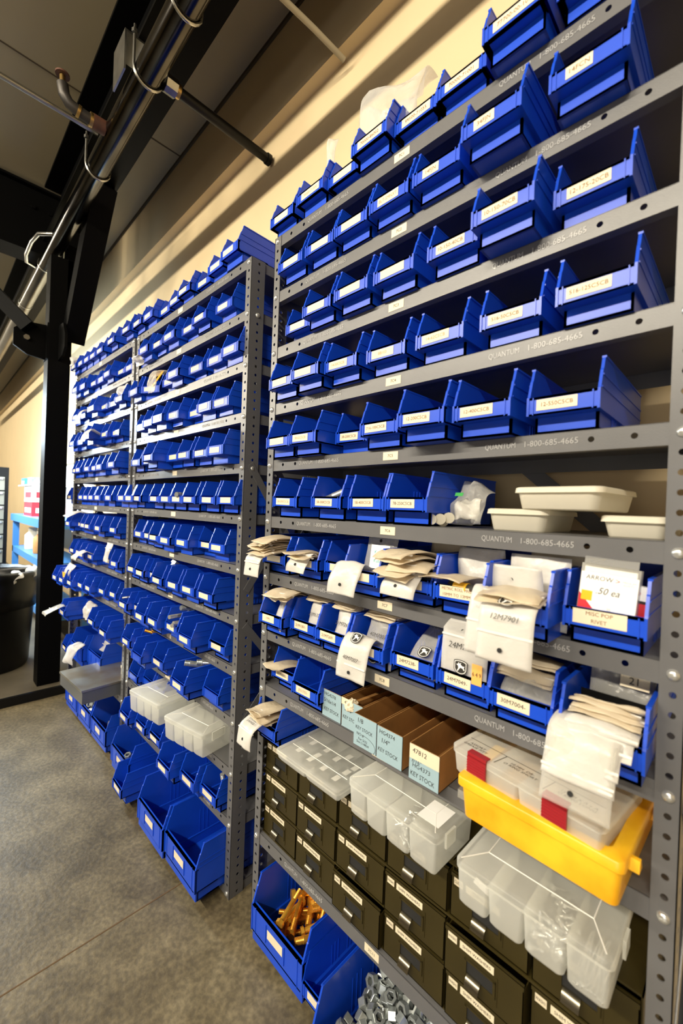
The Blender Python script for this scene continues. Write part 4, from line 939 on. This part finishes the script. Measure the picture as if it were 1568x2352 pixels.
# white food tubs on shelf six
Z6 = zk(6)+.56*I
def tub(label, loc, rz, w, d, h):
    t = thing('food_tub', label, 'tub', loc, rz, 'white food tubs'); bm = bmesh.new(); e = .009
    loft(bm, [(rr(e, w-e, e, d-e, .010), 0), (rr(e*.8, w-e*.8, e*.8, d-e*.8, .012), .002), (rr(.002, w-.002, .002, d-.002, .014), h-.006)])
    link('tub_body', mesh('tb', bm, M['tub'], smooth=True, ang=50), t)
    bm = bmesh.new()
    loft(bm, [(rr(-.002, w+.002, -.002, d+.002, .015), h-.009), (rr(-.001, w+.001, -.001, d+.001, .015), h-.0015), (rr(.002, w-.002, .002, d-.002, .013), h), (rr(.006, w-.006, .006, d-.006, .011), h), (rr(.008, w-.008, .008, d-.008, .010), h-.002)])
    link('tub_lid', mesh('tl', bm, M['tub'], smooth=True, ang=50), t)
tub('white lidded food tub on the shelf under another tub', (.612, .022, Z6), 0, .1, .165, .037)
tub('white lidded food tub lying on top of another tub', (.6625, .012, Z6+.037), -.10, .128, .160, .035)
tub('shallow white food tub at the right post, sixth shelf', (.784, .026, Z6), 0, .085, .14, .031)
# bag and rolled bags next to them
t = zip_bag('crumpled clear bag with green and white print beside food tubs', .560, [(.05, Z6+.006), (.055, Z6+.035), (.065, Z6+.055), (.085, Z6+.078)], .07, 'clear', .012, wob=.009, tag_=(.50, -.004, .016, .007, None, 'green'))
t = zip_bag('white twisted bag end lying in front of the printed bag', .566, [(.035, Z6+.016), (.045, Z6+.035), (.06, Z6+.052)], .045, 'white', .008, wob=.006)
for k, (x, y, zz) in enumerate(((.512, .008, .013), (.524, .020, .014), (.534, .034, .017), (.520, .036, .010))):
    t = thing('plastic_vial', ['clear plastic tube lying frontmost beside the last bin, sixth shelf', 'clear plastic tube second from front, sixth shelf', 'clear plastic tube behind two others, sixth shelf', 'clear plastic tube half hidden at the back, sixth shelf'][k], 'tube', (x, y, Z6+zz), .5+.1*k)
    bm = bmesh.new(); tube(bm, [(0, 0, 0), (0, .055, 0)], .0095, 14); link('tube_wall', mesh('tw', bm, M['milky'], smooth=True), t)
    bm = bmesh.new(); tube(bm, [(0, -.003, 0), (0, .004, 0)], .0103, 14); link('tube_cap', mesh('tcap', bm, M['tub'], smooth=True), t)

# ------------------------------------------------------------ olive drawer cabinet
t = thing('drawer_cabinet', 'olive drab steel drawer cabinet with eighteen small labelled drawers', 'cabinet', (.010, .014, 11.06*I))
CW, CH, CD = .848, .262, .262; PX = CW/6; PZH = .0845
bm = bmesh.new(); box(bm, 0, CW, .004, CD, CH-.003, CH); box(bm, 0, .002, .004, CD, 0, CH); box(bm, CW-.002, CW, .004, CD, 0, CH); box(bm, 0, CW, CD-.002, CD, 0, CH)
for r in range(4): box(bm, 0, CW, -.002, CD, max(0, r*.0858-.002), max(.003, r*.0858+.002)) if r < 3 else None
for c in range(1, 6): box(bm, c*PX-.001, c*PX+.001, .012, CD, 0, CH)
link('cabinet_shell', mesh('cab', bm, M['olive'], bev=.0008), t)
bm = bmesh.new(); box(bm, 0, PX-.006, 0, .0022, 0, .078); box(bm, 0, .0015, 0, .24, 0, .070); box(bm, PX-.0075, PX-.006, 0, .24, 0, .070); box(bm, 0, PX-.006, 0, .24, 0, .0015); box(bm, 0, PX-.006, 0, .004, .0765, .0785)
box(bm, PX*.66, PX*.672, -.001, .0005, .012, .058)
DRAWER = mesh('drawer', bm, M['olive'], bev=.0006)
def holder_mesh():
    bm = bmesh.new(); x0, x1, z0, z1 = .030, .084, .022, .050
    box(bm, x0, x1, -.0022, 0, z1-.003, z1); box(bm, x0, x0+.004, -.0022, 0, z0, z1); box(bm, x1-.004, x1, -.0022, 0, z0, z1); box(bm, x0, x1, -.0016, 0, z0, z0+.004)
    box(bm, x0+.004, x1-.004, -.0004, 0, z0, z1, 1)
    return mesh('holder', bm, [M['olive'], M['openingblack']], bev=.0004)
HOLD = holder_mesh()
bm = bmesh.new(); n = 8
prof = [(-.0005, .028), (-.004, .0275), (-.0085, .024), (-.0115, .0185), (-.013, .013), (-.0118, .0128), (-.0103, .0182), (-.0074, .0228), (-.0036, .0258), (-.0005, .0262)]
prism_x(bm, prof, .044, .068)
PULL = mesh('pull', bm, M['nickel'], smooth=True, ang=50)
LB = {}
for nm, w, tx in (('name_label', .060, 'SHIM WASHERS'), ('name_label2', .060, 'CLEVIS PINS'), ('code_label', .017, 'WASH1'), ('code_label2', .017, 'CLEVIS')):
    LB[nm] = card_mesh(nm, w, .0125, [tx], .0072, 'ink')
out = {(2, 2): .012, (3, 1): .006, (3, 2): .004, (4, 1): .014, (4, 2): .006, (5, 1): .0, (1, 1): .003, (1, 2): .003, (2, 1): .003, (2, 0): .0, (3, 0): .002}
for c in range(6):
    for r in range(3):
        zz = (2-r)*.0858+.003
        d = link('drawer', DRAWER, t, (c*PX+.003, -out.get((c, r), 0), zz))
        link('label_holder', HOLD, d, (.008, 0, 0)); link('drawer_pull', PULL, d, (0, 0, 0))
        top = r == 0
        link('name_label', LB['name_label2' if top else 'name_label'], d, (.0285, -.0003, .058)); link('code_label', LB['code_label2' if top else 'code_label'], d, (.006, -.0003, .058))

# ------------------------------------------------------------ grey metal box on the farthest unit
t = thing('metal_box', 'grey sheet metal box jutting out low on the farthest shelving unit', 'box', (-1.392, -.182, Z10+.001), .07)
bm = bmesh.new(); box(bm, 0, .298, 0, .33, 0, .058, 0); link('box_body', mesh('mb', bm, pmat('grey_sheet_metal', (.16, .17, .18), .32, metal=.4), bev=.001), t)
bm = bmesh.new(); box(bm, -.003, .301, -.004, .333, .054, .063); link('box_lid', mesh('ml', bm, pmat('stained_sheet_metal', (.30, .31, .30), .28, metal=.6, col2=(.24, .20, .14), nscale=11), bev=.001), t)
t = thing('small_box', 'small white lidded box sitting on the grey metal box', 'box', (-1.180, .02, Z10+.065), .07)
bm = bmesh.new(); box(bm, 0, .10, 0, .10, 0, .030); link('box_body', mesh('sb', bm, M['tub'], bev=.003), t)
bm = bmesh.new(); box(bm, -.002, .102, -.002, .102, .030, .042); link('box_lid', mesh('sl', bm, M['tub'], bev=.003), t)

# ------------------------------------------------------------ hardware
def bolt_mesh(r, ln, m, hexh=None, thread=.35):
    bm = bmesh.new(); hh = hexh or r*1.3
    tube(bm, [(0, 0, 0), (0, 0, hh)], r*1.75, 6); tube(bm, [(0, 0, hh), (0, 0, hh+ln*(1-thread))], r, 12)
    z = hh+ln*(1-thread); rad = []; pts = []
    k = 0
    while z < hh+ln: pts.append((0, 0, z)); rad.append(r*(.98 if k % 2 == 0 else .86)); z += r*.22; k += 1
    if len(pts) > 1: tube(bm, pts, rad, 12)
    for v in bm.verts: v.co.z -= (hh+ln)/2
    return mesh('bolt', bm, m, smooth=True, ang=35)
def nut_mesh(r, h, m):
    bm = bmesh.new(); n = 6
    o0 = [bm.verts.new((r*math.cos(PI/3*k), r*math.sin(PI/3*k), 0)) for k in range(n)]; o1 = [bm.verts.new((r*math.cos(PI/3*k), r*math.sin(PI/3*k), h)) for k in range(n)]
    i0 = [bm.verts.new((r*.56*math.cos(PI/3*k), r*.56*math.sin(PI/3*k), 0)) for k in range(n)]; i1 = [bm.verts.new((r*.56*math.cos(PI/3*k), r*.56*math.sin(PI/3*k), h)) for k in range(n)]
    for k in range(n):
        j = (k+1) % n
        bm.faces.new((o0[k], o0[j], o1[j], o1[k])); bm.faces.new((i0[k], i1[k], i1[j], i0[j])); bm.faces.new((o1[k], o1[j], i1[j], i1[k])); bm.faces.new((o0[k], i0[k], i0[j], o0[j]))
    bmesh.ops.recalc_face_normals(bm, faces=bm.faces)
    return mesh('nut', bm, m, bev=r*.05)
GB = bolt_mesh(.0062, .085, M['gold']); GB2 = bolt_mesh(.0085, .060, M['gold']); ZBOLT = bolt_mesh(.0045, .05, M['zinc']); ZBIG = bolt_mesh(.0075, .085, M['zinc']); NUT = nut_mesh(.0135, .0165, M['steel'])
SM = bolt_mesh(.003, .018, M['zinc']); CHROME = bolt_mesh(.010, .05, M['steel'])
def put(name, me, loc, rot, label, cat, group):
    o = link(name, me, None, loc, rot); tag(o, label, cat, group); return o
def pile(b, name, me, n, x0, x1, y0, y1, z0, z1, label, cat, group, flat=.5, slope=0, seed=1):
    r = random.Random(seed); placed = []; tries = 0
    while len(placed) < n and tries < 4000:
        tries += 1
        k = len(placed)/n
        x = r.uniform(x0, x1); y = r.uniform(y0, y1); z = z0+(z1-z0)*k+slope*(y-y0)
        if any((x-a)**2+(y-b_)**2+((z-c)*1.3)**2 < (.009 if name.endswith('nut') else .011)**2 for a, b_, c in placed): continue
        placed.append((x, y, z))
        put(name, me, (b[1]+x, b[2]+y, b[3]+z), (r.uniform(-1, 1)*flat+PI/2, r.uniform(-.3, .3) if name.endswith('bolt') else r.uniform(-1.2, 1.2), r.uniform(-PI, PI)), label, cat, group)
b = ALLBINS[('RB', 0)]
r = random.Random(11)
for k in range(46):
    z = .020+.095*k/46; y = .060+.16*r.random(); x = .050+.105*r.random()
    a = r.uniform(-.75, .75) + (PI if r.random() < .45 else 0)
    put('hex_bolt', GB if k % 4 else GB2, (b[1]+x, b[2]+y, b[3]+z), (PI/2+r.uniform(-.30, .30), 0, a), 'gold zinc hex bolt in the heap, first large bin on bottom shelf', 'bolt', 'gold bolts in the large bin')
b = ALLBINS[('RB', 2)]
rn = random.Random(5)
for ly in range(3):
    for gx in range(7):
        for gy in range(9):
            x = .042+.0245*gx+(.012 if (gy+ly) % 2 else 0)+rn.uniform(-.005, .005); y = .055+.024*gy+rn.uniform(-.005, .005)
            if x > .192 or x < .022: continue
            z = .048+.016*ly+.20*(y-.05)+.05*min(x, .12)+rn.uniform(-.004, .004)
            put('hex_nut', NUT, (b[1]+x, b[2]+y, b[3]+min(z, .128)), (rn.uniform(-1.3, 1.3), rn.uniform(-1.3, 1.3), rn.uniform(-3, 3)), 'silver hex nut in the heap at bottom edge of the picture', 'nut', 'silver nuts in the large bin')
b = ALLBINS[('RB', 1)]
for k, (x, y, z, m) in enumerate(((.03, .17, .035, 'brass'), (.06, .15, .04, 'steel'), (.05, .19, .05, 'rust'), (.065, .18, .065, 'steel'))):
    t = thing('pipe_plug', ['brass plug', 'grey steel plug in front', 'rusty plug', 'grey steel plug on top'][k]+' inside the narrow bin, bottom shelf', 'fitting', (b[1]+x, b[2]+y, b[3]+z)); t.rotation_euler = (.8*k, .5, 0)
    bm = bmesh.new(); tube(bm, [(0, 0, 0), (0, 0, .02)], .012, 12); tube(bm, [(0, 0, .02), (0, 0, .028)], .015, 6); link('plug_body', mesh('pp', bm, M[m]), t)
b = ALLBINS[('MB', 2)]
put('sleeve', GB2, (b[1]+.135, b[2]+.14, b[3]+.020), (PI/2, 0, -1.2), 'single gold bolt lying in large open bin, middle shelving unit', 'bolt', None)
put('sleeve', GB2, (b[1]+.13, b[2]+.30, b[3]+.10), (PI/2, 0, -1.3), 'gold bolt at back of large open bin, middle shelving unit', 'bolt', None)
b = ALLBINS[('LB', 2)]; pile(b, 'hex_bolt', ZBIG, 14, .05, .15, .06, .17, .02, .075, 'silver bolt in the large bottom bin, farthest shelving unit', 'bolt', 'silver bolts in the far large bin', .5, .1, 3)
b = ALLBINS[('LB', 1)]; pile(b, 'hex_nut', NUT, 22, .07, .18, .03, .14, .07, .11, 'shiny nut in the bin below the grey metal box', 'nut', 'shiny nuts under the metal box', .8, .1, 4)
b = ALLBINS[('MB', 0)]
put('square_nut', NUT, (b[1]+.15, b[2]+.02, b[3]+.098), (.3, .2, 0), 'white plastic nut on the lip of the packet bin', 'nut', None)
def bolts_in(key, i, lst, what):
    t, x, y, z = ALLBINS[(key, i)]
    for k, (dx, dy, dz, rx, ry, rz, me) in enumerate(lst):
        put('hex_bolt', me, (x+dx, y+dy, z+dz), (rx, ry, rz), what+(' (%s)' % ['front', 'rear', 'upper', 'lower', 'left', 'right'][k] if len(lst) > 1 else ''), 'bolt', None)
bolts_in('R6', 1, [(.030, .062, .064, 2.0, .0, -.9, ZBIG), (.070, .072, .062, 2.0, .0, -.8, ZBIG)], 'silver threaded bolt leaning out of the 58-300C5CB bin')
bolts_in('M8', 3, [(.062, .05, .085, 2.6, .2, 0, CHROME)], 'pale bolt upright in fourth bin, eighth shelf, middle shelving unit')
bolts_in('M9', 4, [(.03, .04, .075, 1.5, 0, .3, ZBIG), (.05, .05, .055, 1.5, 0, .2, ZBIG), (.03, .07, .10, 1.5, 0, .1, CHROME), (.06, .03, .05, 1.4, 0, .5, ZBIG)], 'silver bolt piled in fifth bin, ninth shelf, middle shelving unit')
bolts_in('M10', 0, [(.066, .03, .03, 0, 0, 0, ZBIG)], 'silver bolt standing in first bin, tenth shelf, middle shelving unit')
bolts_in('M10', 1, [(.05, .05, .085, 1.2, .3, -.6, GB), (.07, .07, .085, 1.2, .3, -.6, GB)], 'gold bolt poking from second bin, tenth shelf, middle shelving unit')
bolts_in('M10', 4, [(.040, .06, .095, 1.35, .3, -.5, CHROME), (.065, .09, .10, 1.4, .3, -.4, CHROME), (.080, .12, .095, 1.4, 0, -.3, ZBIG)], 'big chrome bolt in the wide bin above clear boxes')
bolts_in('M9', 0, [(.04, .03, .07, 1.6, 1.2, 0, ZBOLT), (.05, .035, .04, .1, 0, 0, ZBOLT)], 'pale bolt in leftmost bin, ninth shelf, middle shelving unit')
bolts_in('M6', 4, [(.055, .02, .055, 1.5, 0, .4, CHROME)], 'silver nut piece on the lip of fifth bin, sixth shelf, middle unit')
bolts_in('M12', 5, [(.062, .05, .05, .2, 0, 0, ZBIG)], 'dark bolt upright in the last small bin, middle shelving unit')
# hardware inside the big clear box
rb = random.Random(9)
for k in range(34):
    put('machine_screw', SM, (.621+.211*(.52+.21*rb.random()), -.047+.012+.10*rb.random(), ZCAB+.006+.030*rb.random()), (rb.uniform(-2, 2), rb.uniform(-2, 2), rb.uniform(-3, 3)), 'small silver screw inside third compartment of the large clear box', 'screw', 'screws in the clear box')
for k in range(26):
    put('machine_screw', SM, (.368+.208*(.49+.20*rb.random()), -.033+.012+.09*rb.random(), ZCAB+.006+.026*rb.random()), (rb.uniform(-2, 2), rb.uniform(-2, 2), rb.uniform(-3, 3)), 'small silver screw inside third compartment of the scuffed clear box', 'screw', 'screws in the scuffed box')
bm = bmesh.new()
tube(bm, [(0, 0, 0), (.001, -.010, .006), (.006, -.012, .006), (.008, -.004, .003), (.006, .06, 0)], .0011, 6); tube(bm, [(0, 0, 0), (.004, .058, 0)], .0011, 6)
COT = mesh('cotter', bm, M['zinc'], smooth=True)
for k in range(7):
    put('cotter_pin', COT, (.621+.168+.005*k, -.035+.004*rb.random(), ZCAB+.010+.004*rb.random()), (.35+.1*rb.random(), 0, .25*rb.uniform(-1, 1)), 'long silver cotter pin in right compartment of the large clear box', 'cotter pin', 'cotter pins in the clear box')
t = thing('paper_tag', 'small white folded tag in left compartment of the large clear box', 'tag', (.640, -.030, ZCAB+.035)); t.rotation_euler = (.3, .4, .2)
bm = bmesh.new(); box(bm, 0, .03, 0, .0006, 0, .016); link('tag_sheet', mesh('tg', bm, M['whiteprint']), t)
t = thing('scrap_fitting', 'black plastic fitting in large bin beside the grey metal box', 'fitting', (-1.668, -.035, Z10+.09)); t.rotation_euler = (1.1, .3, .5)
bm = bmesh.new(); tube(bm, [(0, 0, 0), (0, 0, .03)], .014, 10); tube(bm, [(0, 0, .012), (.03, 0, .012)], .010, 10); link('fitting_body', mesh('ft', bm, M['black']), t)

# ------------------------------------------------------------ background at the far left
t = thing('trash_can', 'black round trash can with liner behind the black column', 'trash can', (-2.62, -.36, .048))
bm = bmesh.new(); lathe(bm, [(.225, 0), (.235, .02), (.262, .52), (.268, .53)], 32); link('can_body', mesh('can', bm, M['trash'], smooth=True, ang=60), t)
bm = bmesh.new(); lathe(bm, [(.270, .40), (.274, .50), (.280, .545), (.272, .585), (.288, .60), (.286, .632), (.262, .64), (.25, .60), (.22, .45)], 32)
rt = random.Random(3)
for v in bm.verts: v.co *= 1+rt.uniform(-.008, .008)
link('can_liner', mesh('liner', bm, M['trash'], smooth=True, ang=120), t)
for k, (x, y, z, m, lab) in enumerate(((-2.42, -.24, .62, 'white', 'crumpled pale wrapper on top of trash can at left edge'), (-2.50, -.14, .64, 'clear', 'crumpled clear wrapper in trash can beside the column'))):
    zip_bag(lab, x, [(y, z), (y+.01, z+.04), (y+.03, z+.07)], .13, m, .016, wob=.012)
t = thing('tool_chest', 'tall black tool chest with grey drawers at left edge', 'tool chest', (-5.3, -.62, .0))
bm = bmesh.new(); box(bm, 0, .55, 0, .60, .10, 1.49); link('chest_case', mesh('case', bm, M['black'], bev=.006), t)
for k in range(8):
    z0 = .16+k*.155
    bm = bmesh.new(); box(bm, .55, .558, .035, .565, z0, z0+.140)
    d = link('chest_drawer', mesh('cd', bm, pmat('grey_drawer_front', (.20, .19, .15), .4) if k == 0 else bpy.data.materials['grey_drawer_front'], bev=.002), t)
    bm = bmesh.new(); box(bm, .558, .572, .05, .55, z0+.112, z0+.134); link('drawer_handle', mesh('dh', bm, M['zinc'], bev=.003), d)
M['bluesteel'] = pmat('blue_bench_paint', (.04, .16, .38), .35)
t = thing('workbench', 'blue steel workbench against the wall behind the column', 'workbench', (-4.70, .0, 0))
bm = bmesh.new(); box(bm, 0, 1.75, 0, .33, .93, 1.00); link('bench_top', mesh('bt', bm, M['bluesteel'], bev=.004), t)
for z in (.60, .20):
    bm = bmesh.new(); box(bm, 0, 1.75, .02, .33, z, z+.06); link('bench_shelf', mesh('bs', bm, M['bluesteel'], bev=.003), t)
for x in (.0, 1.69):
    for y in (.02, .28): bm = bmesh.new(); box(bm, x, x+.06, y, y+.05, 0, .93); link('bench_leg', mesh('bl', bm, M['bluesteel']), t)
t = thing('backboard', 'bright white backboard above the blue workbench', 'board', (-4.70, .33, 1.0)); bm = bmesh.new(); box(bm, 0, 1.75, 0, .015, 0, .52); link('board_panel', mesh('bp', bm, M['bright']), t)
bm = bmesh.new(); box(bm, 0, 1.75, -.012, 0, .50, .52); link('board_rim', mesh('brm', bm, M['galv']), t)
for k, (x, w, z, h, ms, lab) in enumerate(((-4.25, .42, 1.0, .13, ('redprint', 'whiteprint'), 'red and white carton standing on the blue workbench'), (-4.25, .42, 1.135, .16, ('whiteprint', 'redprint'), 'white carton with red top stacked on another carton'), (-4.45, .17, 1.30, .07, ('bluesteel', 'whiteprint'), 'small blue carton, left one above the stacked cartons'), (-4.10, .20, 1.30, .07, ('steel', 'whiteprint'), 'small grey-blue carton, right one above the stacked cartons'))):
    t = thing('carton', lab, 'carton', (x, .05, z)); bm = bmesh.new(); box(bm, 0, w, 0, .2, 0, h); box(bm, w*.12, w*.88, -.001, 0, h*.25, h*.6, 1); box(bm, w, w+.001, .03, .17, h*.25, h*.6, 1); link('carton_box', mesh('cx', bm, [M[ms[0]], M[ms[1]]], bev=.003), t)
if True:
    t = thing('wall_rack', 'white wall rack holding the two small cartons', 'rack', (-4.5, .03, 1.296)); bm = bmesh.new(); box(bm, 0, .65, 0, .30, -.004, .0035); link('rack_shelf', mesh('rk', bm, M['bright']), t)
for k, (x, y, z, m, lab) in enumerate(((-4.2, .12, .661, 'tub', 'white capped bottle left on upper lower-shelf of workbench'), (-3.75, .12, .661, 'kraft', 'tan bottle right on upper lower-shelf of workbench'), (-4.15, .12, .261, 'bluesteel', 'blue bottle left on bottom shelf of workbench'), (-3.65, .12, .261, 'bluesteel', 'blue bottle right on bottom shelf of workbench'))):
    t = thing('bottle', lab, 'bottle', (x, y, z)); bm = bmesh.new(); lathe(bm, [(.06, 0), (.065, .01), (.065, .14), (.04, .17), (.035, .18)], 16); link('bottle_body', mesh('bb', bm, M[m], smooth=True), t)
    bm = bmesh.new(); lathe(bm, [(.038, .18), (.038, .215)], 16); link('bottle_cap', mesh('bc', bm, M['tub'], smooth=True), t)
